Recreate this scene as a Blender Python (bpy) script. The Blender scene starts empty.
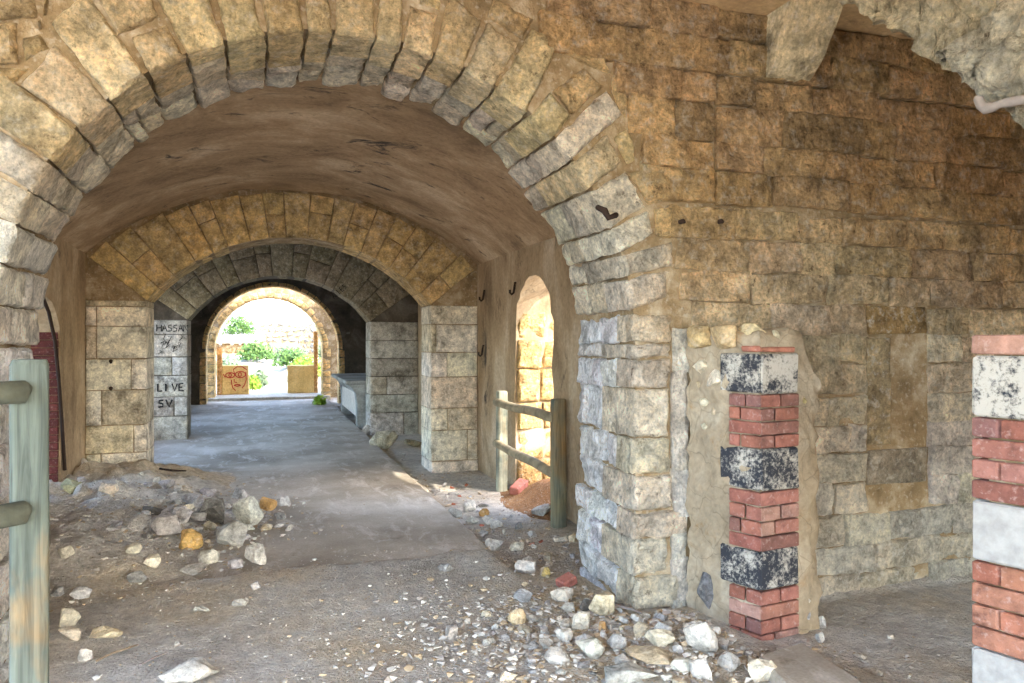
import bpy, bmesh, math, random
from mathutils import Vector, noise
R = random.Random(7)
sc = bpy.context.scene
COL = sc.collection
# ------------------------------------------------------------------ camera
F, TH, CH = 733.0, math.atan(246 / 733.0), 1.6
SI, CO = math.sin(TH), math.cos(TH)
cam_d = bpy.data.cameras.new('camera'); cam = bpy.data.objects.new('camera', cam_d); COL.objects.link(cam)
cam_d.sensor_width = 36; cam_d.lens = F / 1024 * 36; cam_d.clip_start = 0.05; cam_d.clip_end = 400
cam.location = (0, 0, CH); cam.rotation_euler = (math.pi / 2, 0, -TH)
sc.camera = cam
# ------------------------------------------------------------------ sky, sun, exposure
wd = bpy.data.worlds.new('world'); sc.world = wd; wd.use_nodes = True
wn = wd.node_tree.nodes; wl = wd.node_tree.links
sky = wn.new('ShaderNodeTexSky'); sky.sky_type = 'NISHITA'; sky.sun_disc = False
SUN = Vector((-.46, .56, -.69)).normalized()          # direction the light travels
sky.sun_elevation = math.asin(-SUN.z); sky.sun_rotation = math.atan2(-SUN.x, -SUN.y)
sky.air_density = 1.0; sky.dust_density = 2.2; sky.ozone_density = 1.0
wl.new(sky.outputs[0], wn['Background'].inputs[0]); wn['Background'].inputs[1].default_value = 1.15
sd = bpy.data.lights.new('sun', 'SUN'); sd.energy = 3.6; sd.angle = math.radians(1.0); sd.color = (1, .93, .81)
so = bpy.data.objects.new('sun', sd); COL.objects.link(so); so.rotation_euler = SUN.to_track_quat('-Z', 'Y').to_euler(); so.location = (20, -25, 30)
vs = sc.view_settings
vs.view_transform = 'Standard'; vs.look = 'None'; vs.gamma = 1.0; vs.use_curve_mapping = False
vs.exposure = 1.17
sc.cycles.max_bounces = 12; sc.cycles.diffuse_bounces = 8

# ------------------------------------------------------------------ pixel helpers (a pixel gives a direction only)
def ray(px, py):
    u = (px - 512) / F; v = (341.5 - py) / F
    return SI + u * CO, CO - u * SI, v
def onY(px, py, Y):
    d = ray(px, py); t = Y / d[1]; return d[0] * t, CH + d[2] * t
def onX(px, py, X):
    d = ray(px, py); t = X / d[0]; return d[1] * t, CH + d[2] * t
def onG(px, py, z=0.0):
    d = ray(px, py); t = (z - CH) / d[2]; return d[0] * t, d[1] * t, t

# ------------------------------------------------------------------ materials
def lin(c): return tuple((x / 12.92 if x <= .04045 else ((x + .055) / 1.055) ** 2.4) for x in (v / 255 for v in c)) + (1,)
class NT:
    def __init__(s, name):
        s.m = bpy.data.materials.new(name); s.m.use_nodes = True
        s.t = s.m.node_tree; s.b = s.t.nodes['Principled BSDF']; s.b.inputs['Specular IOR Level'].default_value = .25
        s.g = s.t.nodes.new('ShaderNodeNewGeometry')
    def n(s, k, **kw):
        x = s.t.nodes.new(k)
        for a, v in kw.items(): setattr(x, a, v)
        return x
    def l(s, a, b): s.t.links.new(a, b)
    def pos(s, scale=(1, 1, 1)):
        m = s.n('ShaderNodeMapping'); m.inputs['Scale'].default_value = scale; s.l(s.g.outputs['Position'], m.inputs[0]); return m.outputs[0]
    def noise(s, sc_, det=6, rough=.6, vec=None, dist=0):
        x = s.n('ShaderNodeTexNoise'); x.inputs['Scale'].default_value = sc_; x.inputs['Detail'].default_value = det
        x.inputs['Roughness'].default_value = rough; x.inputs['Distortion'].default_value = dist
        s.l(vec if vec is not None else s.g.outputs['Position'], x.inputs['Vector']); return x.outputs[0]
    def vor(s, sc_, vec=None, feat='F1'):
        x = s.n('ShaderNodeTexVoronoi', feature=feat); x.inputs['Scale'].default_value = sc_
        s.l(vec if vec is not None else s.g.outputs['Position'], x.inputs['Vector']); return x.outputs['Distance']
    def ramp(s, fac, stops):
        x = s.n('ShaderNodeValToRGB'); e = x.color_ramp.elements
        while len(e) < len(stops): e.new(.5)
        for i, (p, c) in enumerate(stops):
            e[i].position = p; e[i].color = c if len(c) == 4 else tuple(c) + (1,)
        s.l(fac, x.inputs[0]); return x.outputs[0]
    def step(s, fac, a, b): return s.ramp(fac, [(a, (0, 0, 0)), (b, (1, 1, 1))])
    def mix(s, fac, a, b, mode='MIX'):
        x = s.n('ShaderNodeMix', data_type='RGBA', blend_type=mode)
        for sock, v in ((x.inputs[0], fac), (x.inputs[6], a), (x.inputs[7], b)):
            if hasattr(v, 'links') or isinstance(v, bpy.types.NodeSocket): s.l(v, sock)
            else: sock.default_value = v
        return x.outputs[2]
    def math(s, op, a, b):
        x = s.n('ShaderNodeMath', operation=op)
        for sock, v in ((x.inputs[0], a), (x.inputs[1], b)):
            if isinstance(v, bpy.types.NodeSocket): s.l(v, sock)
            else: sock.default_value = v
        return x.outputs[0]
    def objcol(s): return s.n('ShaderNodeObjectInfo').outputs['Color']
    def bump(s, h, strength=.6, dist=.02):
        x = s.n('ShaderNodeBump'); x.inputs['Strength'].default_value = strength; x.inputs['Distance'].default_value = dist
        s.l(h, x.inputs['Height']); s.l(x.outputs[0], s.b.inputs['Normal'])
    def done(s, col, rough=.9):
        if isinstance(col, bpy.types.NodeSocket): s.l(col, s.b.inputs['Base Color'])
        else: s.b.inputs['Base Color'].default_value = col
        s.b.inputs['Roughness'].default_value = rough; return s.m
G = lambda v: (v, v, v, 1)
def stone_mat(name, lime=.25, pit=.5, bump=.7, dist=.03, streak=None, stain=.5, soot=0):
    t = NT(name); c = t.objcol()
    a = t.noise(4.5, 8, .70); b = t.noise(16, 8, .72); p = t.noise(48, 5, .72); w = t.noise(1.4, 6, .62)
    c = t.mix(1, c, t.ramp(a, [(.28, G(.58)), (.5, G(.98)), (.72, G(1.28))]), 'MULTIPLY')
    c = t.mix(1, c, t.ramp(p, [(.30, G(.62)), (.5, G(1.0)), (.70, G(1.35))]), 'MULTIPLY')
    c = t.mix(1, c, t.ramp(t.noise(9, 7, .68), [(.30, G(.62)), (.5, G(1.0)), (.68, G(1.3))]), 'MULTIPLY')
    if soot: c = t.mix(t.math('MULTIPLY', t.step(t.noise(2.6, 9, .74), .54, .66), soot), c, lin((66, 58, 46)))
    c = t.mix(t.math('MULTIPLY', t.step(w, .46, .66), stain), c, t.mix(1, c, (.80, .62, .40, 1), 'MULTIPLY'))
    c = t.mix(t.math('MULTIPLY', t.step(b, .52, .66), lime), c, lin((232, 224, 208)))
    c = t.mix(t.math('MULTIPLY', t.ramp(b, [(.32, G(1)), (.42, G(0))]), pit), c, lin((84, 62, 38)))
    vec = t.pos(streak) if streak else None
    h = t.math('ADD', t.math('MULTIPLY', t.noise(12, 9, .74, vec, .5), 1.3), t.math('MULTIPLY', t.vor(24, vec), -.4))
    h = t.math('ADD', h, t.math('MULTIPLY', p, .55))
    t.bump(h, bump, dist); return t.done(c, .92)
M = {}
M['stone'] = stone_mat('ochre_limestone', .38, .75, 1.0, .06)
M['jamb'] = stone_mat('dressed_limestone', .4, .3, 1.0, .06, (1.6, 1.6, .8), .15)
M['pier'] = stone_mat('smooth_limestone', .35, .45, .6, .02, None, .25, .7)
M['stone_low'] = stone_mat('lime_streaked_limestone', .75, .4, 1.0, .05, None, .25)
M['rock'] = stone_mat('rock', .3, .25, .7, .025, None, .2)
def mortar():
    t = NT('mortar'); a = t.noise(5, 8, .7); b = t.noise(30, 5, .6)
    c = t.ramp(a, [(.3, lin((104, 86, 60))), (.5, lin((146, 124, 92))), (.7, lin((190, 174, 148)))])
    c = t.mix(t.math('MULTIPLY', t.step(b, .55, .75), .6), c, lin((205, 196, 180)))
    t.bump(t.math('ADD', a, t.math('MULTIPLY', b, .5)), .8, .03); return t.done(c, .95)
M['mortar'] = mortar()
def plaster(name, c0, c1, c2, mold, mlo, mhi, vec=(1, 1, 1), bump=.4, crack=0):
    t = NT(name); v = t.pos(vec); a = t.noise(1.6, 8, .65, v, .5); b = t.noise(2.2, 9, .72, t.pos((vec[0], vec[1] * 1.1, vec[2] * 1.3)), .8); d = t.noise(30, 5, .6)
    c = t.ramp(a, [(.3, lin(c0)), (.5, lin(c1)), (.7, lin(c2))])
    c = t.mix(t.step(b, mlo, mhi), c, lin(mold))
    c = t.mix(.5, c, t.ramp(d, [(.3, G(.6)), (.7, G(1.3))]), 'MULTIPLY')
    if crack:
        e = t.ramp(t.vor(crack, t.mix(.12, t.g.outputs['Position'], t.n('ShaderNodeTexNoise').outputs[1]), 'DISTANCE_TO_EDGE'), [(.0, G(1)), (.022, G(0))]); c = t.mix(t.math('MULTIPLY', e, .4), c, lin((88, 76, 58)))
    t.bump(t.math('ADD', t.math('MULTIPLY', a, .6), t.math('ADD', t.math('MULTIPLY', d, .25), t.math('MULTIPLY', b, .5))), bump, .03); return t.done(c, .93)
M['vault'] = plaster('vault_plaster', (124, 103, 80), (168, 143, 113), (206, 185, 156), (66, 60, 56), .58, .66, (.8, 1.1, .8), .7)
M['wallp'] = plaster('wall_plaster', (118, 98, 74), (170, 148, 118), (200, 184, 160), (70, 62, 54), .58, .70, (1.2, 1.2, .5), .6)
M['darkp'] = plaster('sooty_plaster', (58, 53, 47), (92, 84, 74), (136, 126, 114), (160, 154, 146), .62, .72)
M['stubp'] = plaster('stub_plaster', (136, 120, 96), (166, 150, 126), (190, 178, 156), (150, 116, 72), .58, .72, (1, 1, 1), .9, 5)
M['ceil'] = plaster('ceiling_plaster', (168, 138, 98), (198, 168, 126), (214, 190, 150), (110, 84, 56), .6, .75)
def concrete():
    t = NT('concrete_slab'); a = t.noise(.8, 8, .6); b = t.noise(3.5, 8, .7, t.pos((1.4, .5, 1)), .6); d = t.noise(60, 4, .6)
    c = t.ramp(a, [(.32, lin((138, 127, 112))), (.5, lin((174, 163, 146))), (.68, lin((204, 195, 180)))])
    c = t.mix(t.step(b, .52, .68), c, lin((212, 204, 192)))
    c = t.mix(t.step(t.noise(2.4, 9, .75), .60, .70), c, lin((128, 116, 98)))
    c = t.mix(.35, c, t.ramp(d, [(.3, G(.6)), (.7, G(1.35))]), 'MULTIPLY')
    t.bump(t.math('ADD', t.math('MULTIPLY', b, .5), t.math('MULTIPLY', d, .25)), .35, .02); return t.done(c, .72)
M['concrete'] = concrete()
def dirt(name, c0, c1, c2, tan=None):
    t = NT(name); a = t.noise(1.3, 9, .68); b = t.noise(14, 8, .72); d = t.noise(75, 5, .65); v = t.vor(55)
    c = t.ramp(a, [(.32, lin(c0)), (.5, lin(c1)), (.68, lin(c2))])
    if tan: c = t.mix(t.step(t.noise(.75, 6, .6), .47, .62), c, lin(tan))
    c = t.mix(.75, c, t.ramp(b, [(.3, G(.55)), (.7, G(1.45))]), 'MULTIPLY')
    c = t.mix(t.step(d, .58, .68), c, lin((200, 190, 172)))
    c = t.mix(t.ramp(d, [(.30, G(1)), (.38, G(0))]), c, lin((96, 84, 70)))
    t.bump(t.math('ADD', t.math('MULTIPLY', b, .8), t.math('ADD', t.math('MULTIPLY', d, .4), t.math('MULTIPLY', v, -.3))), 1.0, .045); return t.done(c, .97)
M['dirt'] = dirt('dirt', (168, 159, 146), (197, 189, 176), (216, 210, 200), (202, 184, 156))
M['dry'] = dirt('dry_ground', (160, 150, 132), (184, 176, 160), (204, 198, 186))
def brick():
    t = NT('red_brick'); c = t.objcol(); a = t.noise(14, 7, .7); b = t.noise(45, 4, .6)
    c = t.mix(1, c, t.ramp(a, [(.3, G(.6)), (.7, G(1.3))]), 'MULTIPLY')
    c = t.mix(t.math('MULTIPLY', t.step(b, .56, .72), .3), c, lin((214, 192, 182)))
    c = t.mix(t.math('MULTIPLY', t.ramp(t.noise(9, 6, .7), [(.3, G(1)), (.42, G(0))]), .6), c, lin((70, 44, 40)))
    t.bump(t.math('ADD', a, t.math('MULTIPLY', b, .4)), .7, .012); return t.done(c, .85)
M['brick'] = brick()
def tar(name, lo, hi):
    t = NT(name); a = t.noise(55, 8, .75); b = t.noise(9, 4, .6)
    f = t.math('ADD', a, t.math('MULTIPLY', t.math('SUBTRACT', b, .5), .8))
    c = t.mix(t.step(f, lo, hi), lin((50, 52, 58)), lin((184, 177, 164)))
    t.bump(f, .6, .01); return t.done(c, .85)
M['tar'] = tar('tarred_block', .46, .66); M['tar_light'] = tar('speckled_white_block', .30, .48); M['tar_half'] = tar('half_tarred_block', .36, .54)
def wood():
    t = NT('weathered_wood'); v = t.pos((28, 28, 1.6)); a = t.noise(1.0, 6, .6, v, 1.2); b = t.noise(2.0, 6, .6); o = t.objcol()
    c = t.mix(t.step(b, .40, .62), o, lin((102, 108, 98)))
    c = t.mix(t.step(t.noise(2.2, 5, .6, t.pos((1, 1, .5))), .52, .66), c, lin((140, 112, 74)))
    c = t.mix(.9, c, t.ramp(a, [(.3, G(.4)), (.62, G(1.2))]), 'MULTIPLY')
    t.bump(a, .5, .008); return t.done(c, .8)
M['wood'] = wood()
def railwood():
    t = NT('weathered_rail'); a = t.noise(9, 7, .65); b = t.noise(40, 4, .6)
    c = t.mix(1, t.objcol(), t.ramp(a, [(.3, G(.55)), (.7, G(1.3))]), 'MULTIPLY'); t.bump(t.math('ADD', a, b), .5, .008); return t.done(c, .8)
M['rail'] = railwood()
def flat(name, rgb, rough=.7, metal=0):
    t = NT(name); a = t.noise(20, 5, .6); c = t.mix(.5, lin(rgb), t.ramp(a, [(.3, G(.6)), (.7, G(1.35))]), 'MULTIPLY'); t.bump(a, .3, .01); t.b.inputs['Metallic'].default_value = metal; return t.done(c, rough)
M['whiteb'] = flat('whitewashed_block', (166, 162, 156), .85)
M['rust'] = flat('rusty_iron', (50, 36, 28), .8); M['crust'] = flat('crusted_iron', (150, 138, 130), .85)
M['ink'] = flat('black_paint', (22, 21, 22)); M['redink'] = flat('red_paint', (176, 62, 52)); M['redwall'] = flat('red_painted_brick', (120, 44, 36), .8)
M['trough'] = plaster('trough_concrete', (108, 108, 102), (150, 150, 144), (186, 186, 180), (90, 104, 84), .62, .74)
M['trough_panel'] = flat('trough_panel', (206, 198, 186)); M['parapet'] = plaster('parapet_plaster', (190, 158, 100), (214, 182, 120), (226, 202, 148), (136, 104, 56), .58, .72)
def leaf(name, a, b):
    t = NT(name); c = t.ramp(t.noise(6, 3, .6), [(.35, lin(a)), (.65, lin(b))]); return t.done(c, .7)
M['leaf'] = leaf('leaves', (40, 66, 28), (84, 112, 52)); M['leafy'] = leaf('bright_leaves', (78, 110, 28), (124, 150, 50)); M['leafg'] = leaf('grey_leaves', (70, 88, 64), (110, 124, 96))
M['cliff'] = stone_mat('pale_cliff', .4, .2, .8, .2, None, .1)

M['gravel0'] = flat('pale_gravel', (206, 198, 184), .9); M['gravel1'] = flat('grey_gravel', (166, 158, 148), .9); M['gravel2'] = flat('tan_gravel', (184, 164, 134), .9)
# ------------------------------------------------------------------ mesh helpers
ORG = {}
def mk(name, verts, faces, mat, parent=None, color=None, smooth=None):
    o0 = ORG.get(parent.name, Vector((0, 0, 0))) if parent else Vector((0, 0, 0))
    me = bpy.data.meshes.new(name)
    me.from_pydata([tuple(Vector(v) - o0) for v in verts], [], faces); me.update()
    me.materials.append(M[mat] if isinstance(mat, str) else mat)
    if smooth:
        me.polygons.foreach_set('use_smooth', [True] * len(me.polygons)); me.set_sharp_from_angle(angle=math.radians(smooth))
    o = bpy.data.objects.new(name, me); COL.objects.link(o)
    if parent: o.parent = parent
    if color: o.color = color if len(color) == 4 else tuple(color) + (1,)
    ORG[o.name] = o0.copy(); return o
def thing(name, loc, label, cat, group=None):
    o = bpy.data.objects.new(name, None); o.empty_display_size = .1; COL.objects.link(o); o.location = loc; ORG[o.name] = Vector(loc)
    return tag(o, label, cat, group)
def tag(o, label, cat, group=None):
    o['label'] = label; o['category'] = cat
    if group: o['group'] = group
    return o
def struct(o, label=None, cat=None):
    o['kind'] = 'structure'
    if label: o['label'] = label
    if cat: o['category'] = cat
    return o
def stuff(o): o['kind'] = 'stuff'; return o
def rebase(o, loc):
    """move a mesh object's origin to loc (world), keeping it in place"""
    loc = Vector(loc); d = loc - o.location
    o.data.transform(__import__('mathutils').Matrix.Translation(-d)); o.location = loc; ORG[o.name] = loc; return o
def fb(p, f=1.0, o=4): return noise.fractal(Vector(p) * f, .9, 2.0, o)

def block(name, P, quad, mat, parent, color, depth=.08, proud=0.0, gap=.007, rough=.012, edge=.014, res=.07, rings=1, jit=.006, nmax=9, smooth=50):
    """one stone: a bilinear quad in surface coordinates (s,t), rounded edges, rough face, sides going `depth` into the wall"""
    q = [Vector(c).to_2d() + Vector((R.uniform(-jit, jit), R.uniform(-jit, jit))) for c in quad]
    L = ((q[1] - q[0]).length + (q[2] - q[3]).length) / 2; H = ((q[3] - q[0]).length + (q[2] - q[1]).length) / 2
    def params(ln):
        g = min(.2, gap / ln); e = min(.2, edge / ln); n = max(1, min(nmax, round(ln / res)))
        a, b = g + e, 1 - g - e
        return [g] + [a + (b - a) * i / n for i in range(n + 1)] + [1 - g]
    U, V = params(L), params(H); nu, nv = len(U), len(V)
    vs_, fs = [], []; sd_ = R.uniform(0, 50); tilt = (R.uniform(-1, 1) * rough * .6, R.uniform(-1, 1) * rough * .6)
    def pt(u, v, d, k=1.0):
        st = q[0] * (1 - u) * (1 - v) + q[1] * u * (1 - v) + q[2] * u * v + q[3] * (1 - u) * v
        p = Vector(P(st.x, st.y, d)); off = Vector((sd_, 0, 0))
        return p + noise.noise_vector((p + off) * 9) * rough * .55 * k + noise.noise_vector((p + off) * 21) * rough * .42 * k + noise.noise_vector((p + off) * 47) * rough * .2 * k
    for j, v in enumerate(V):
        for i, u in enumerate(U):
            b = i in (0, nu - 1) or j in (0, nv - 1)
            p0 = Vector(P(q[0].x + u * L, q[0].y + v * H, 0)) + Vector((sd_, 0, 0))
            d = proud + rough * 1.1 * fb(p0, 6, 3) + tilt[0] * (u - .5) * 2 + tilt[1] * (v - .5) * 2
            if b: d -= edge * R.uniform(.7, 1.5)
            vs_.append(pt(u, v, d))
    for j in range(nv - 1):
        for i in range(nu - 1): fs.append((j * nu + i, j * nu + i + 1, (j + 1) * nu + i + 1, (j + 1) * nu + i))
    loop = [(i, 0) for i in range(nu)] + [(nu - 1, j) for j in range(1, nv)] + [(i, nv - 1) for i in range(nu - 2, -1, -1)] + [(0, j) for j in range(nv - 2, 0, -1)]
    prev = [j * nu + i for i, j in loop]
    for r in range(1, rings + 1):
        cur = []
        for i, j in loop:
            vs_.append(pt(U[i], V[j], -depth * r / rings + (proud if r < rings else 0), 1.0 if r < rings else .2)); cur.append(len(vs_) - 1)
        n = len(loop)
        for k in range(n): fs.append((prev[k], cur[k], cur[(k + 1) % n], prev[(k + 1) % n]))
        prev = cur
    if rings > 1: fs.append(tuple(reversed(prev)))
    a, b, c = vs_[fs[0][0]], vs_[fs[0][1]], vs_[fs[0][2]]
    n0 = (b - a).cross(c - a); o0 = Vector(P(q[0].x, q[0].y, .1)) - Vector(P(q[0].x, q[0].y, 0))
    if n0.dot(o0) < 0: fs = [tuple(reversed(f)) for f in fs]
    return mk(name, vs_, fs, mat, parent, color, smooth)
def vary(rgb, v=.10, h=.04):
    k = 1 + R.uniform(-v, v); c = lin(rgb); return (min(1, c[0] * k * (1 + R.uniform(-h, h))), min(1, c[1] * k), min(1, c[2] * k * (1 + R.uniform(-h, h) * 1.6)), 1)
def boxm(x0, x1, y0, y1, z0, z1):
    v = [(x, y, z) for z in (z0, z1) for y in (y0, y1) for x in (x0, x1)]
    return v, [(0, 2, 3, 1), (4, 5, 7, 6), (0, 1, 5, 4), (2, 6, 7, 3), (1, 3, 7, 5), (0, 4, 6, 2)]
def merge(parts):
    V, Fs = [], []
    for v, f in parts:
        n = len(V); V += list(v); Fs += [tuple(i + n for i in x) for x in f]
    return V, Fs
def tube(pts, rad, n=10, caps=True):
    pts = [Vector(p) for p in pts]; V, Fs = [], []; ref = None
    for i, p in enumerate(pts):
        d = (pts[min(i + 1, len(pts) - 1)] - pts[max(i - 1, 0)]).normalized()
        if ref is None: ref = d.orthogonal().normalized()
        a = (ref - d * ref.dot(d)).normalized(); b = d.cross(a); ref = a
        r = rad[i] if isinstance(rad, (list, tuple)) else rad
        for k in range(n): V.append(p + (a * math.cos(2 * math.pi * k / n) + b * math.sin(2 * math.pi * k / n)) * r)
    for i in range(len(pts) - 1):
        for k in range(n): Fs.append((i * n + k, i * n + (k + 1) % n, (i + 1) * n + (k + 1) % n, (i + 1) * n + k))
    if caps: Fs += [tuple(range(n - 1, -1, -1)), tuple(range((len(pts) - 1) * n, len(pts) * n))]
    return V, Fs
def arched_solid(curve, centre, rect, a0, a1, put, inset_back=None):
    """slab between depth a0 and a1 with an opening whose outline is `curve` [(s,t)...] from left foot over the top to right foot; rect = (s0,s1,t0,t1)"""
    s0, s1, t0, t1 = rect; cx, cz = centre; out = []
    pts = list(curve)
    for cs in (s0, s1):                                        # pass through the rectangle's corners
        ang = math.atan2(t1 - cz, cs - cx); best = min(range(len(pts)), key=lambda i: abs(math.atan2(pts[i][1] - cz, pts[i][0] - cx) - ang) if pts[i][1] > cz else 9)
        out.append((best, (cs, t1)))
    force = dict(out); o2 = []
    for i, (x, z) in enumerate(pts):
        if i in force: o2.append(force[i]); continue
        if z <= cz: o2.append((s0 if x < cx else s1, z)); continue
        dx, dz = x - cx, z - cz; k = 1e9
        if dx < -1e-6: k = min(k, (s0 - cx) / dx)
        if dx > 1e-6: k = min(k, (s1 - cx) / dx)
        if dz > 1e-6: k = min(k, (t1 - cz) / dz)
        o2.append((cx + dx * k, cz + dz * k))
    n = len(pts); b = inset_back or pts
    V = [put(s, t, a0) for s, t in pts] + [put(s, t, a0) for s, t in o2] + [put(s, t, a1) for s, t in b] + [put(s, t, a1) for s, t in o2]
    Fs = []
    for i in range(n - 1):
        Fs += [(i, i + 1, n + i + 1, n + i), (2 * n + i + 1, 2 * n + i, 3 * n + i, 3 * n + i + 1), (i + 1, i, 2 * n + i, 2 * n + i + 1), (n + i, n + i + 1, 3 * n + i + 1, 3 * n + i)]
    for i in (0, n - 1): Fs.append((i, n + i, 3 * n + i, 2 * n + i) if i == 0 else (n + i, i, 2 * n + i, 3 * n + i))
    return V, Fs
def arch_curve(cx, zs, half, rise=None, z0=-.15, n=40, jit=0, nj=8):
    rise = half if rise is None else rise; Rr = (half * half + rise * rise) / (2 * rise); zc = zs + rise - Rr; am = math.asin(min(1, half / Rr)) if rise < half else math.pi / 2
    pts = [(cx - half, z0 + (zs - z0) * i / nj) for i in range(nj)]
    pts += [(cx + Rr * math.sin(a), zc + Rr * math.cos(a)) for a in (-am + 2 * am * i / n for i in range(n + 1))]
    pts += [(cx + half, z0 + (zs - z0) * i / nj) for i in range(nj - 1, -1, -1)]
    if jit: pts = [(x + R.uniform(-jit, jit), z + R.uniform(-jit, jit) * .5) for x, z in pts]
    return pts
XZ = lambda s, t, a: (s, a, t)
YZ = lambda s, t, a: (a, s, t)
def ribbon(pts, w, P):
    """flat brush stroke; pts in surface coordinates, P(s,t)->world"""
    V, Fs = [], []
    for i, p in enumerate(pts):
        a = Vector(pts[max(0, i - 1)]); b = Vector(pts[min(len(pts) - 1, i + 1)]); d = (b - a); d = d.normalized() if d.length > 1e-9 else Vector((1, 0)); nrm = Vector((-d.y, d.x)) * w / 2
        for s in (1, -1): q = Vector(p) + nrm * s; V.append(P(q.x, q.y))
    for i in range(len(pts) - 1): Fs.append((2 * i, 2 * i + 1, 2 * i + 3, 2 * i + 2))
    return V, Fs

# ================================================================== THE BUILDING
XL, XR = -1.88, 2.59                    # side walls of the passage
Y0, Y0B = 3.74, 4.60                    # front wall
ACX, ACZ, AR0, AR1 = .424, 1.58, 1.555, 1.60
YR1, YR1B, YR2, YR2B, YE, YEB = 9.10, 9.70, 13.0, 13.6, 20.0, 22.0
VR, VZC, VCX = 3.456, -.046, .355       # segmental vault
def vault_z(x): return VZC + math.sqrt(VR * VR - (x - VCX) ** 2)
# ---------------------------------------------------------------- front wall: core
ins = .03
cur_f = arch_curve(ACX, ACZ, AR0 + ins, n=48); cur_b = arch_curve(ACX, ACZ, AR1 + ins, n=48)
v, f = arched_solid(cur_f, (ACX, ACZ), (-5.2, 6.2, -.15, 4.0), Y0 + .022, Y0B - .01, XZ, cur_b)
wall_front = struct(mk('wall_front', v, f, 'mortar', smooth=40), 'ochre rubble and ashlar stone wall pierced by the large round arch', 'wall')
PF = lambda s, t, d: (s, Y0 - d, t)
OCH = (208, 182, 136); OCHL = (220, 198, 156); OCHD = (190, 158, 114); PALE = (226, 214, 192); WHT = (214, 206, 192); GREY = (160, 152, 138)
def fq(pts): return [onY(x, y, Y0) for x, y in pts]
def arch_angle(px, py):
    x, z = onY(px, py, Y0); return math.atan2(x - ACX, z - ACZ)
# voussoirs traced on the wall plane: inner left, inner right, outer right, outer left, colour, depth into the arch
VOUS = [((10, 222), (36, 194), (-40, 152), (-60, 192), PALE, .34), ((36, 193), (57, 169), (-40, 99), (-45, 148), PALE, .30),
 ((57, 167), (80, 132), (-30, 44), (-45, 96), OCHL, .26), ((80, 131), (113, 104), (56, 43), (20, 84), OCHL, .34), ((113, 103), (145, 76), (86, -12), (47, 22), OCHL, .28),
 ((147, 74), (188, 60), (165, 20), (130, 38), OCH, .36), ((190, 58), (224, 46), (208, -10), (152, -10), OCHL, .16), ((228, 45), (266, 35), (251, -12), (214, -12), OCHL, .44),
 ((269, 34), (305, 31), (299, -12), (257, -12), OCH, .46), ((308, 31), (331, 30), (331, -12), (303, -12), OCH, .42), ((335, 30), (375, 36), (377, -12), (334, -12), OCHL, .30),
 ((378, 37), (400, 42), (404, -12), (380, -12), OCHL, .36), ((406, 44), (432, 56), (439, 12), (409, 3), OCHL, .38), ((436, 57), (463, 66), (483, 20), (447, -8), OCH, .30),
 ((466, 66), (496, 85), (520, 43), (486, 20), OCHL, .40), ((499, 87), (530, 110), (557, 48), (533, 28), OCHL, .34), ((532, 112), (553, 138), (572, 118), (549, 92), OCHL, .48),
 ((554, 139), (571, 161), (623, 114), (606, 89), PALE, .32), ((573, 164), (590, 188), (622, 163), (607, 133), OCHL, .62), ((593, 190), (612, 227), (648, 206), (626, 171), PALE, .26),
 ((613, 229), (616, 254), (654, 234), (650, 207), PALE, .46), ((615, 257), (627, 277), (675, 266), (672, 240), PALE, .34), ((627, 279), (636, 311), (669, 298), (668, 270), PALE, .30)]
angs = []; raw = [[arch_angle(*v_[0]), arch_angle(*v_[1])] for v_ in VOUS]
for i in range(len(raw) - 1): m_ = (raw[i][1] + raw[i + 1][0]) / 2; raw[i][1] = m_ * .8 + raw[i][1] * .2; raw[i + 1][0] = m_ * .8 + raw[i + 1][0] * .2
for (a0, a1), (il, ir, orr, ol, colr, dep) in zip(raw, VOUS):
    angs.append((a0, a1, dep))
    pin = lambda a: (ACX + AR0 * math.sin(a), ACZ + AR0 * math.cos(a))
    o1, o2 = onY(*orr, Y0), onY(*ol, Y0)
    block('voussoir', PF, [pin(a0), pin(a1), o1, o2], 'stone', wall_front, vary(colr, .1), dep, R.uniform(0, .018), .007, .018, .016, .035, 8, .004, 14)
OUT = [((88, -14), (117, 36), (160, 16), (150, -14)), ((418, -10), (420, 4), (441, 11), (446, -10)), ((488, 16), (522, 40), (536, 18), (493, -6)), ((613, 137), (626, 167), (637, 160), (628, 127)),
 ((551, 90), (573, 116), (604, 88), (584, 66)), ((558, 50), (586, 64), (612, 74), (606, 56)), ((626, 170), (650, 205), (674, 201), (664, 168)), ((655, 208), (655, 236), (674, 240), (674, 206)),
 ((-20, -12), (-20, 20), (36, 18), (38, -12)), ((-20, 22), (-20, 64), (18, 64), (18, 20)), ((21, 36), (22, 62), (50, 44), (40, 31)), ((40, -10), (41, 16), (46, 16), (49, -10)), ((34, 26), (38, 31), (44, 28), (38, 13)), ((-20, 66), (-16, 82), (16, 80), (32, 66)),
 ((640, 163), (648, 200), (664, 165), (650, 140)), ((614, 68), (612, 90), (626, 124), (632, 100))]
for q in OUT: block('stone', PF, fq(q), 'stone', wall_front, vary(OCH, .16), .08, R.uniform(0, .015), .008, .018, .016, .035, 1, .004, 14)
JF = [(624, 314, 673, 341), (634, 343, 671, 357), (639, 359, 669, 388), (639, 389, 667, 434), (639, 437, 672, 471), (639, 473, 672, 508), (640, 509, 688, 534), (640, 536, 668, 571), (640, 573, 679, 605), (642, 607, 678, 640)]
jz = []
for k in range(len(JF) - 1): JF[k] = JF[k][:3] + (JF[k + 1][1] - .5,)
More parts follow.
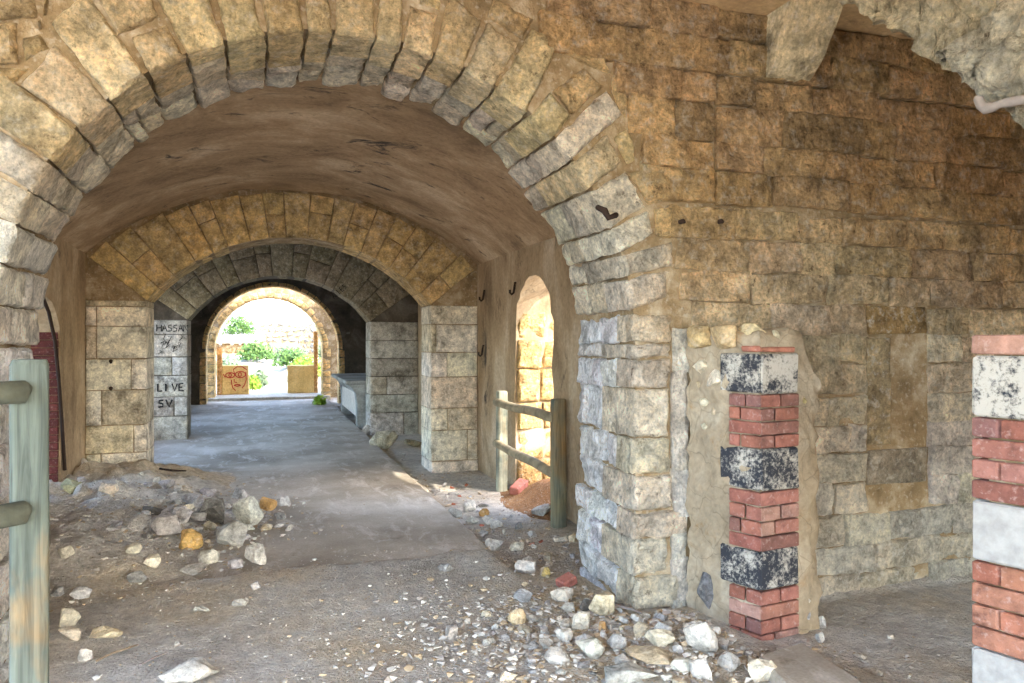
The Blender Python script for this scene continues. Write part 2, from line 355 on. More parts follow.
for k, (x0, y0, x1, y1) in enumerate(JF):
    x1w, zt = onY(x1, y0, Y0); _, zb = onY(x1, y1, Y0); jz.append((zb, zt)); dep = (.22, .42)[k % 2]
    block('stone', PF, [(ACX + AR0, zb), (x1w, zb), (x1w, zt), (ACX + AR0 + R.uniform(0, .01), zt)], 'stone', wall_front, vary((222, 208, 184), .1), dep, R.uniform(0, .02), .006, .02, .014, .03, 6, .005, 14)
mz = [onY(681, y, Y0)[1] for y in (640, 600, 560, 515, 470, 420, 372, 330)]
for za, zb in zip(mz, mz[1:]): block('mortar_patch', PF, [(onY(674, 400, Y0)[0], za), (2.34, za), (2.34, zb), (onY(673, 400, Y0)[0], zb)], 'jamb', wall_front, vary((226, 216, 202), .05), .05, .0, -.004, .016, .004, .035, 1, .01, 14)
# intrados stones behind the voussoirs
def PI_(a, y, d):
    k = (y - Y0) / (Y0B - Y0); r = AR0 + (AR1 - AR0) * k - d
    return (ACX + r * math.sin(a), y, ACZ + r * math.cos(a))
for i, (a0, a1, dep) in enumerate(angs):
    ya = Y0 + dep; rest = Y0B - ya; n = 1 if rest < .34 else 2
    cut = [ya, Y0B + R.uniform(-.015, .02)] if n == 1 else [ya, ya + rest * R.uniform(.42, .6), Y0B + R.uniform(-.015, .02)]
    for k in range(len(cut) - 1):
        am = [a0, a1]
        if R.random() < .3 and abs(a1 - a0) > .12: am = [a0, (a0 + a1) / 2 + R.uniform(-.02, .02), a1]
        for m in range(len(am) - 1):
            S = 1.58
            block('stone', lambda s, t, d: PI_(s / S, t, d), [(am[m] * S, cut[k]), (am[m + 1] * S, cut[k]), (am[m + 1] * S, cut[k + 1]), (am[m] * S, cut[k + 1])], 'jamb', wall_front,
                  vary((232, 220, 198) if k else (206, 192, 170), .14), .07, R.uniform(-.01, .02), .006, .02, .012, .035, 1, .006, 14)
# jambs below the springing, both sides
def jamb(side, courses):
    X = ACX + side * AR0
    Pj = lambda s, t, d: (ACX + side * (AR0 + (AR1 - AR0) * (s - Y0) / (Y0B - Y0) - d), s, t)
    for k, (zb, zt, ys) in enumerate(courses):
        tl = R.uniform(-.02, .02)
        cut = [ys] ; n = R.choice((2, 2, 3)) if Y0B - ys > .5 else R.choice((1, 2))
        cut += [ys + (Y0B - ys) * (j + R.uniform(-.16, .16)) / n for j in range(1, n)] + [Y0B + R.uniform(-.02, .02)]
        for j in range(n):
            block('stone', Pj, [(cut[j], zb), (cut[j + 1], zb + tl), (cut[j + 1], zt + tl), (cut[j], zt)], 'jamb', wall_front, vary((246, 243, 240), .05), .07, R.uniform(-.012, .02), .005, .024, .012, .03, 1, .008, 16)  # pale limestone, whitened further: cool skylight on the jamb put into the colour
zt_last = onY(636, 311, Y0)[1]
jamb(1, [(zb, zt, Y0 + (.22, .42)[k % 2]) for k, (zb, zt) in enumerate(jz)])
zz, lc = ACZ + AR0 * math.cos(angs[0][0]), []
a_low = angs[0][0]
for k in range(3):                                     # left haunch below the lowest traced voussoir
    a_n = -math.pi / 2 + (a_low + math.pi / 2) * (2 - k) / 3; S = 1.58
    a_h = -math.pi / 2 + (a_low + math.pi / 2) * (3 - k) / 3
    cut = [Y0, Y0 + R.uniform(.3, .5), Y0B]
    for j in range(2):
        block('stone', lambda s, t, d: PI_(s / S, t, d), [(a_n * S, cut[j]), (a_h * S, cut[j]), (a_h * S, cut[j + 1]), (a_n * S, cut[j + 1])], 'jamb', wall_front, vary((236, 230, 222), .08), .07, R.uniform(0, .02), .006, .014, .016, .05, 1, .006)
z = ACZ
while z > .02:
    h = R.uniform(.2, .29); lc.append((z - h, z, Y0)); z -= h
jamb(-1, lc)
z = 2.1                                               # left end of the front face (seen only from a step aside)
while z > .02:
    h = R.uniform(.2, .3); x = ACX - AR0
    while x > -3.2:
        w = R.uniform(.3, .55); block('stone', PF, [(x - w, z - h), (x, z - h), (x, z), (x - w, z)], 'stone', wall_front, vary((190, 172, 140), .14), .08, R.uniform(0, .015), .008, .013, .016, .12); x -= w
    z -= h
# coursed ashlar to the right of the arch
CZ = [3.57, 3.39, 3.186, 3.01, 2.79, 2.617, 2.42, 2.214, 2.018, 1.83, 1.64, 1.454, 1.254, 1.067, .893, .70, .50, .30, .12, -.04]
CSTART = [548, 540, 616, 630, 642, 644, 660, 678, 682] + [692] * 10
NX0, NX1, NZ0, NZ1 = 3.67, 4.19, .65, 1.84             # blocked niche
for k in range(len(CZ) - 1):
    zt, zb = CZ[k], CZ[k + 1]; x = onY(CSTART[k], 200, Y0)[0]; first = True
    while x < 5.6:
        w = .62 if (k == 1 and first) else R.uniform(.26, .62); x1 = min(x + w, 5.62); first = False
        if 2 <= k <= 5 and x < 2.50 < x1 + .1: x1 = 2.525; w = 0
        if 2 <= k <= 5 and 2.52 < x < 2.53: x += .014
        if zb < NZ1 - .03 and zt > NZ0 + .03:
            if x < NX0 < x1 + .12: x1 = NX0
            if NX0 <= x < NX1 - .02: x = NX1; continue
        wlow = max(0., min(1., (2.5 - zt) / 1.5)); base = OCHD if zt > 2.5 else tuple(int(a_ + (b_ - a_) * wlow) for a_, b_ in zip((202, 172, 128), (226, 214, 194)))  # browner upward: part ochre staining, part ceiling shade painted into the stone colour
        if R.random() < .18: base = tuple(int(c * .93) for c in base)
        if zt < 1.3 and R.random() < .3: base = (216, 206, 190)
        if .08 < zb < .45 and 3.45 < x < 4.3: base = (136, 138, 96)
        if k > 15: base = (204, 194, 174)
        pr = .03 if k < 2 else (.012 if k < 6 else 0); pr += .004
        jg = R.uniform(-.012, .012) if not (k in (5, 6)) else 0; cr = .026 if k == 6 else 0
        if x1 - x > .06: block('stone', PF, [(x, zb + jg), (x1, zb - jg * .5), (x1, zt - jg * .5 - cr), (x, zt + jg - cr)], 'stone' if R.random() * .9 + 1.0 < zt else 'stone_low', wall_front, vary(base, .13), .06, pr + R.uniform(-.008, .008), .002, .018, .007, .034, 1, .012, 14)
        x = x1
for q, c, pr in [((NX0, 1.64, 4.18, 1.84), (168, 140, 96), .005), ((NX0, .92, 3.875, 1.63), (184, 164, 128), .0), ((3.885, .92, 4.17, 1.63), (168, 150, 120), -.035), ((NX0, .66, 4.19, .91), (170, 158, 136), .0)]:
    block('stone', PF, [(q[0], q[1]), (q[2], q[1]), (q[2], q[3]), (q[0], q[3])], 'stone_low', wall_front, vary(c, .04), .06, pr, .011, .006, .01, .08)

# ---------------------------------------------------------------- vaults (ceilings)
def vault(y0, y1, mat, name='ceiling'):
    n, m = 40, 14; V, Fs = [], []; am = math.asin((XR + .3 - VCX) / VR)
    for r, thick in ((VR, 0), (VR + .35, 1)):
        for j in range(m + 1):
            y = y0 + (y1 - y0) * j / m
            for i in range(n + 1):
                a = -am + 2 * am * i / n; p = Vector((VCX + r * math.sin(a), y, VZC + r * math.cos(a)))
                if not thick: p += Vector((math.sin(a), 0, math.cos(a))) * .02 * fb(p, 1.5, 3)
                V.append(p)
    N = (n + 1) * (m + 1)
    for j in range(m):
        for i in range(n):
            a = j * (n + 1) + i; Fs.append((a, a + 1, a + n + 2, a + n + 1)); Fs.append((N + a, N + a + n + 1, N + a + n + 2, N + a + 1))
    return struct(mk(name, V, Fs, mat, smooth=60))
struct(vault(Y0B - .05, YR1 + .05, 'vault'), 'brown stained plaster barrel vault over the first bay', 'vault')
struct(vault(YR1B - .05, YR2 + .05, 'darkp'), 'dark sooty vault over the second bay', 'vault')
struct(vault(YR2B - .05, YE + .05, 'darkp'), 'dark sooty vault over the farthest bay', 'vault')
# ---------------------------------------------------------------- side walls of the passage
WT = 2.66                                # wall height under the vault
def seg(X0, X1, y0, y1, z0=-.15, z1=WT): return boxm(X0, X1, y0, y1, z0, z1)
XO = XR + .45
win_c = arch_curve(7.05, 1.80, .55, .48, z0=.0, n=16, jit=.03)
win_o = [(6.95 + (y - 7.05) * 1.25, z + (.18 if z > 1.7 else 0)) for y, z in win_c]
v1 = arched_solid(win_c, (7.05, 1.3), (5.9, 8.3, -.15, WT + .3), XR, XO, YZ, win_o)
wall_right = struct(mk('wall_right', *merge([seg(XR, XO, Y0B - .3, 5.9), v1, seg(XR, XO, 8.3, YR2 + .3)]), 'wallp'), 'stained plaster side wall with a ragged sunlit embrasure', 'wall')
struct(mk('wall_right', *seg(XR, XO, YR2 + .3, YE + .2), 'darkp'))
# stones of the embrasure's far reveal
PRV = lambda s, t, d: (s, 7.60 - d + (s - XR) * .12, t)
zs = [-.05, .30, .62, .93, 1.30, 1.62, 1.93, 2.14, 2.36]
for k in range(len(zs) - 1):
    xx = [XR + .02, XR + .02 + R.uniform(.26, .36), XO + .1] if k % 2 else [XR + .02, XO - .12, XO + .1]
    for j in range(2):
        top = zs[k + 1]
        block('stone', PRV, [(xx[j], zs[k]), (xx[j + 1], zs[k]), (xx[j + 1], top), (xx[j], top)], 'stone', wall_right, vary((204, 172, 116), .08), .12, R.uniform(.02, .05), .006, .016, .02, .05)
nic_c = arch_curve(7.6, 1.6, .5, .4, z0=.0, n=16, jit=.01)
v1 = arched_solid(nic_c, (7.6, 1.2), (6.2, 8.6, -.15, WT), XL, XL - .5, YZ)  # recess left open at the back to let added sky light in
lw = [seg(XL - .5, XL, Y0B - .3, 6.2), v1, seg(XL - .5, XL, 8.6, 9.9), seg(XL - .5, XL, 9.9, 12.8, -.15, .3), seg(XL - .5, XL, 9.9, 12.8, 2.5, WT), seg(XL - .5, XL, 12.8, YR2 + .3)]  # unseen window opening added here to bring sky light into the second bay
wall_left = struct(mk('wall_left', *merge(lw), 'wallp'), 'stained plaster side wall with a red brick arched recess', 'wall')
lw = [seg(XL - .5, XL, YR2 + .3, 14.4), seg(XL - .5, XL, 14.4, 16.6, -.15, .4), seg(XL - .5, XL, 14.4, 16.6, 2.4, WT), seg(XL - .5, XL, 16.6, YE + .2)]  # another unseen opening added for sky light in the farthest bay
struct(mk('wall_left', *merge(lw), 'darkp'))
for k in range(22):                                   # red brick reveal of the left recess
    z0 = .02 + k * .076; off = (k % 2) * .12
    for j, (xa, xb) in enumerate([(XL - .49, XL - .25 - off), (XL - .25 - off, XL - .015)]):
        mk('brick', *boxm(xa + .004, xb - .004, 8.065, 8.12, z0 + .004, z0 + .072), 'brick', wall_left, vary((88, 42, 36), .12))
# ---------------------------------------------------------------- transverse arches
def rib(label, cx, half, zs_, rise, y0, y1, mats, col_arch, cols_pier, pier_l, pier_r, nv, dark):
    Rr = (half * half + rise * rise) / (2 * rise); zc = zs_ + rise - Rr; am = math.asin(half / Rr); ins_ = .03
    t = struct(thing('transverse_arch', (cx, y0, 0), label, 'arch'))
    cv = arch_curve(cx, zs_ - ins_ * .3, half + ins_, rise + ins_ * .3, n=32)
    V, Fs = arched_solid(cv, (cx, zs_), (XL - .1, XR + .1, -.15, VZC + VR + .12), y0 + .025, y1 - .01, XZ)
    V2 = []                                            # keep the core under the vault
    for p in V:
        x, y, z = p; V2.append((x, y, min(z, vault_z(x) + .06)))
    mk('core', V2, Fs, mats[1], t, smooth=40)
    Pr = lambda s, tt, d: (s, y0 - d, tt)
    cuts = [-am + 2 * am * (i + (R.uniform(-.18, .18) if 0 < i < nv else 0)) / nv for i in range(nv + 1)]
    def pol(a, r): return (cx + r * math.sin(a), zc + r * math.cos(a))
    def outer(a):
        r = Rr
        while True:
            x, z = pol(a, r + .02)
            if z > vault_z(x) - .02 or x < XL + .03 or x > XR - .03 or r > Rr + .85: return r
            r += .02
    for i in range(nv):
        a0, a1 = cuts[i], cuts[i + 1]; ro = min(outer(a0), outer(a1)); ro = max(ro, Rr + .3)
        split = R.random() < .45 and ro - Rr > .42
        rm = Rr + (ro - Rr) * R.uniform(.45, .62)
        ranges = [(Rr, rm), (rm, ro)] if split else [(Rr, ro)]
        for k, (ra, rb) in enumerate(ranges):
            block('voussoir', Pr, [pol(a0, ra), pol(a1, ra), pol(a1, rb), pol(a0, rb)], mats[0], t, vary(col_arch, .12), (y1 - y0) if k == 0 else .06, R.uniform(-.004, .006), .005, .005, .01, .09, 3 if k == 0 else 1, .004)
    for side, courses in ((-1, pier_l), (1, pier_r)):
        xi = cx + side * half; xo = XL if side < 0 else XR
        for k, (zb, zt, fr) in enumerate(courses):
            xs = [0] + fr + [1]
            xs = [xi + (xo - xi) * q for q in xs]
            for j in range(len(xs) - 1):
                a, b = sorted((xs[j], xs[j + 1]))
                ext = .03 if (side > 0 and zt < .1) else 0
                block('block', Pr, [(a, zb), (b, zb), (b, zt), (a, zt)], mats[0], t, vary(R.choice(cols_pier), .07), (y1 - y0) if j == 0 else .06, R.uniform(-.004, .006) + ext, .005, .005, .01, .1, 3 if j == 0 else 1, .003)
    return t
PC = [(218, 208, 190), (226, 218, 202), (204, 192, 168)]
rib1 = rib('golden stone transverse arch on pale block piers nearest the front arch', .35, 1.62, 2.06, .78, YR1, YR1B, ('pier', 'mortar'), (188, 162, 114), PC,
    [(1.99, 2.06, []), (1.77, 1.99, [.82]), (1.406, 1.77, [.82]), (1.06, 1.406, [.26]), (.67, 1.06, [.74]), (.36, .67, [.22]), (-.08, .36, [.75])],
    [(1.82, 2.06, []), (1.46, 1.82, [.12]), (1.147, 1.46, [.35]), (.75, 1.147, []), (.47, .75, [.36]), (.08, .47, [.78]), (-.08, .08, [])], 17, False)
rib2 = rib('dark grey transverse arch with graffiti on its pier, farther down the passage', .262, 1.47, 1.95, .76, YR2, YR2B, ('pier', 'darkp'), (136, 126, 104), [(176, 170, 158), (164, 158, 146), (190, 184, 172)],
    [(1.714, 1.95, []), (1.35, 1.714, []), (1.05, 1.35, [.35]), (.70, 1.05, []), (.387, .70, [.3]), (-.08, .387, [.9])],
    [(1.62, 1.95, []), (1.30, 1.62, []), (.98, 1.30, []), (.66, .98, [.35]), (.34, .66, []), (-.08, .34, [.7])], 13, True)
# graffiti letters on the second arch's left pier and right haunch
GL = {'H': [[(0, 0), (0, 1)], [(.6, 0), (.6, 1)], [(0, .5), (.6, .55)]], 'A': [[(0, 0), (.3, 1), (.65, 0)], [(.12, .4), (.52, .4)]], 'S': [[(.55, .95), (.15, .9), (.1, .6), (.5, .45), (.5, .1), (.05, .03)]],
 'N': [[(0, 0), (0, 1), (.55, 0), (.55, 1)]], 'L': [[(0, 1), (0, 0), (.5, .05)]], 'I': [[(.1, 0), (.1, 1)]], 'V': [[(0, 1), (.3, 0), (.6, 1)]], 'E': [[(.5, 1), (0, .95), (0, .05), (.55, 0)], [(0, .5), (.4, .5)]], 'Y': [[(0, 1), (.3, .5), (.6, 1)], [(.3, .5), (.25, 0)]]}
def write(txt, s, t_, h, w, stroke, P, parent, mat='ink', name='graffiti', sp=.8):
    parts = []
    for ch in txt:
        for st in GL.get(ch, []): parts.append(ribbon([(s + x * w, t_ + z * h) for x, z in st], stroke, P))
        s += w * sp
    return mk(name, *merge(parts), mat, parent)
PG = lambda s, t: (s, YR2 - .022, t)
gx = lambda px: onY(px, 340, YR2)[0]
gz = lambda py: onY(170, py, YR2)[1]
write('HASSAN', gx(157), gz(331.5), .11, .11, .016, PG, rib2, sp=.72)
write('LIVE', gx(158), gz(391), .12, .13, .024, PG, rib2)
write('SV', gx(158), gz(407), .12, .15, .026, PG, rib2)
pr_ = []
for k in range(16):                                    # scratched lines on the block below the name
    x = gx(156) + .38 * R.random(); z = gz(354) + .26 * R.random(); a = R.uniform(.5, 1.4); l = R.uniform(.05, .12)
    pr_.append(ribbon([(x, z), (x + l * math.cos(a), z + l * math.sin(a)), (x + l * 1.1 * math.cos(a + .5), z + l * .9 * math.sin(a + .5))], .009, PG))
mk('graffiti', *merge(pr_), 'ink', rib2)
c45 = math.cos(.75); s45 = math.sin(.75)
PH = lambda s, t: (1.20 + s * c45 - t * s45, YR2 - .03, 2.48 + s * s45 * .95 + t * c45)
write('ALLES', -.16, -.05, .09, .07, .011, PH, rib2, sp=.9)
# ---------------------------------------------------------------- end wall with the bright archway
ECX, EH, EZS = .205, 1.635, 1.40
v1 = arched_solid(arch_curve(ECX, EZS, EH + .02, n=36), (ECX, EZS), (XL - .4, XR + .4, -.15, 3.5), YE, 20.5, XZ)
v2 = arched_solid(arch_curve(.10, 1.40, 1.43, n=36), (.10, 1.40), (XL - .4, XR + .4, -.15, 3.2), 21.25, YEB, XZ)  # rear arch set apart: open roof gap added so daylight reaches its face
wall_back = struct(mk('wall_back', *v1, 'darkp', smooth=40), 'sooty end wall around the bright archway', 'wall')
gold_core = mk('archway_core', *v2, 'mortar', wall_back, smooth=40)
arch_parts = [(ECX, EH, YE - .01, .52, .11, (232, 196, 136), .10), (.10, 1.41, 21.24, .78, .17, (226, 190, 130), .14)]
for cx, r, y, dep, th, colr, step_ in arch_parts:
    Pe = lambda s, tt, d: (s, y - d, tt)
    n = int(math.pi * r / .19); hw = th
    for i in range(n):
        a0, a1 = -math.pi / 2 + math.pi * i / n, -math.pi / 2 + math.pi * (i + 1) / n
        q = [(cx + rr * math.sin(a), EZS + rr * math.cos(a)) for rr, a in ((r, a0), (r, a1), (r + hw, a1), (r + hw, a0))]
        block('brick', Pe, q, 'stone', wall_back, vary(colr, .14), dep, .0, .005, .018, .012, .2, 4, .004)
    z = EZS
    while z > 0:
        h = R.uniform(.17, .24)
        for sgn in (-1, 1):
            a, b = sorted((cx + sgn * r, cx + sgn * (r + hw + .05)))
            block('brick', Pe, [(a, max(z - h, -.1)), (b, max(z - h, -.1)), (b, z), (a, z)], 'stone', wall_back, vary(colr, .14), dep, .0, .005, .018, .012, .2, 4, .004)
        z -= h
# ---------------------------------------------------------------- forecourt / side room ceiling and unseen shading walls
def ceil_slab():
    V, Fs = [], []; nx, ny = 70, 40; x0, x1, y0, y1 = -3.1, 6.2, -5.0, Y0 + .1  # unseen forecourt part added, its edges set to shade the front wall
    for j in range(ny + 1):
        for i in range(nx + 1):
            p = (x0 + (x1 - x0) * i / nx, y0 + (y1 - y0) * j / ny, 0); V.append((p[0], p[1], 3.575 + .012 * fb(p, 2, 3)))
    for j in range(ny):
        for i in range(nx): a = j * (nx + 1) + i; Fs.append((a, a + nx + 1, a + nx + 2, a + 1))
    return merge([(V, Fs), boxm(x0, x1, y0, y1, 3.62, 4.0)])
struct(mk('ceiling', *ceil_slab(), 'ceil', smooth=50), 'ochre plaster ceiling over the right wall, its unseen part added to shade the forecourt', 'ceiling')
struct(mk('wall_side_shade', *boxm(5.6, 6.1, -1.0, Y0 + .1, -.15, 3.7), 'mortar'))  # unseen side wall, put in to keep the side room dark
struct(mk('wall_side_shade', *boxm(2.75, 5.7, -.6, -.1, 1.25, 3.7), 'mortar'))  # unseen wall added behind, open below, to hold light off the side room
# ================================================================== GROUND
def sst(a, b, x):
    t = max(0., min(1., (x - a) / (b - a))); return t * t * (3 - 2 * t)
def gh(x, y):
    n = fb((x, y, 0), 1.1, 4); n2 = fb((x, y, 3), 5, 3)
    h = .012 * n + .006 * n2
    bank = (sst(.05 + .25 * n, -1.55, x) * .26) * sst(4.7, 6.3, y) * (1 - sst(9.2, 9.9, y)) * (1 + .3 * n)
    slab = sst(5.15 + .4 * n, 5.65 + .4 * n, y) * (1 - sst(1.60, 1.63, x)) if x > -3 else 0
    gut = sst(1.62, 1.66, x) * sst(4.3, 5.2, y) * (1 - sst(20.5, 21.5, y))
    base = .03 + h
    base = base * (1 - slab) + (-.05) * slab
    base = base - gut * .085
    b2 = max(0, bank - .02) * (1.0 + .4 * n2)
    base = max(base, b2 + h * .8) if bank > .022 else base
    base += .07 * math.exp(-((x - 1.95) / .5) ** 2 - ((y - 3.35) / .42) ** 2)
    if x > 2.75 and y < 3.74: base -= .03
    return base
def gridmesh(x0, x1, nx, y0, y1, ny, hf):
    V = [(x0 + (x1 - x0) * i / nx, y0 + (y1 - y0) * j / ny, 0) for j in range(ny + 1) for i in range(nx + 1)]
    V = [(x, y, hf(x, y)) for x, y, _ in V]
    return V, [(j * (nx + 1) + i, j * (nx + 1) + i + 1, (j + 1) * (nx + 1) + i + 1, (j + 1) * (nx + 1) + i) for j in range(ny) for i in range(nx)]
GROUND = struct(mk('ground', *gridmesh(-2.4, 5.6, 160, 1.2, 10.4, 180, gh), 'dirt', smooth=80), 'dusty earth floor strewn with rubble', 'ground')
struct(mk('ground', *gridmesh(-2.4, 3.0, 30, 10.4, 22.0, 40, lambda x, y: gh(x, y) - .0), 'dirt', smooth=80))
struct(mk('ground', *gridmesh(-60, 60, 60, -60, 22.9, 42, lambda x, y: -.14), 'dry'))
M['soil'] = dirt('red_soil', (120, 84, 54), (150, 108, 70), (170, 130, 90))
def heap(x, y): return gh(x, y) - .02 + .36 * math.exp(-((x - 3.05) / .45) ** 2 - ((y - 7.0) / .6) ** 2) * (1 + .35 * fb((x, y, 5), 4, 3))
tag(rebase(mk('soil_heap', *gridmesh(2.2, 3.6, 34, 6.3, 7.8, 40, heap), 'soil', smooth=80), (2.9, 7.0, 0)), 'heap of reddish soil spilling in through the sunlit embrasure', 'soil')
def slab_top(x, y): return .012 + .004 * fb((x, y, 0), .8, 3)
V, Fs = gridmesh(-1.9, 1.62, 24, 5.1, 21.0, 80, slab_top)
for i, (x, y, z) in enumerate(V):                      # ragged right edge
    if abs(x - 1.62) < 1e-6: V[i] = (x + .018 * fb((x, y, 9), 3, 3), y, z - .008)
nV = len(V); edge = [i for i in range(nV) if i % 25 == 24]
V += [(V[i][0], V[i][1], -.12) for i in edge]
for k in range(len(edge) - 1): Fs.append((edge[k], nV + k, nV + k + 1, edge[k + 1]))
struct(mk('floor', V, Fs, 'concrete', smooth=60), 'worn grey concrete slab running down the passage', 'floor')
struct(mk('floor', *merge([boxm(-1.45, 1.7, 20.95, 23.1, -.1, .085)]), 'dry'), 'low dusty sill beneath the bright archway', 'floor')

# ================================================================== rocks
def hull(dims, n, seed, fine=False):
    rr = random.Random(seed); bm = bmesh.new()
    for _ in range(n):
        a = Vector((rr.gauss(0, 1), rr.gauss(0, 1), rr.gauss(0, 1))).normalized()
        p = Vector((math.copysign(abs(a.x) ** .85, a.x), math.copysign(abs(a.y) ** .85, a.y), math.copysign(abs(a.z) ** .85, a.z))) * rr.uniform(.8, 1.0)
        bm.verts.new((p.x * dims[0] / 2, p.y * dims[1] / 2, p.z * dims[2] / 2))
    r = bmesh.ops.convex_hull(bm, input=bm.verts)
    bmesh.ops.delete(bm, geom=[g for g in set(r['geom_interior'] + r['geom_unused']) if isinstance(g, bmesh.types.BMVert)], context='VERTS')
    if fine:
        bmesh.ops.bevel(bm, geom=list(bm.edges), offset=min(dims) * .045, segments=1, affect='EDGES', clamp_overlap=True)
        bmesh.ops.triangulate(bm, faces=bm.faces[:]); bmesh.ops.subdivide_edges(bm, edges=[e for e in bm.edges if e.calc_length() > max(dims) * .22], cuts=1, use_grid_fill=True)
        bmesh.ops.triangulate(bm, faces=bm.faces[:])
        for v_ in bm.verts: v_.co += noise.noise_vector(v_.co * (5 / max(dims)) + Vector((seed, 0, 0))) * max(dims) * .035
    bm.verts.ensure_lookup_table(); bm.verts.index_update()
    V = [v_.co.copy() for v_ in bm.verts]; Fs = [tuple(x.index for x in f_.verts) for f_ in bm.faces]; bm.free(); return V, Fs
ROCKN = [0]
def rock(x, y, dims, rot, color, label, group=None, name='rock', mesh=None, sink=.22, tilt=None, z=None):
    ROCKN[0] += 1
    if mesh is None:
        V, Fs = hull(dims, 17, 1000 + ROCKN[0] * 7, True); me = bpy.data.meshes.new(name); me.from_pydata([tuple(p) for p in V], [], Fs); me.materials.append(M['rock']); sca = (1, 1, 1)
    else: me, sca = mesh, dims
    o = bpy.data.objects.new(name, me); COL.objects.link(o); o.scale = sca
    zz_ = max(gh(x, y), slab_top(x, y) if (-1.9 < x < 1.62 and y > 5.2) else -1) if z is None else z
    o.location = (x, y, zz_ + dims[2] * (.5 - sink)); o.rotation_euler = (*(tilt or (R.uniform(-.15, .15), R.uniform(-.15, .15))), rot); o.color = color
    return tag(o, label, 'rock', group)
WH, GR, TAN, ORA, CRM, DK = (200, 194, 182), (164, 159, 152), (192, 176, 148), (194, 152, 94), (208, 197, 174), (112, 106, 100)
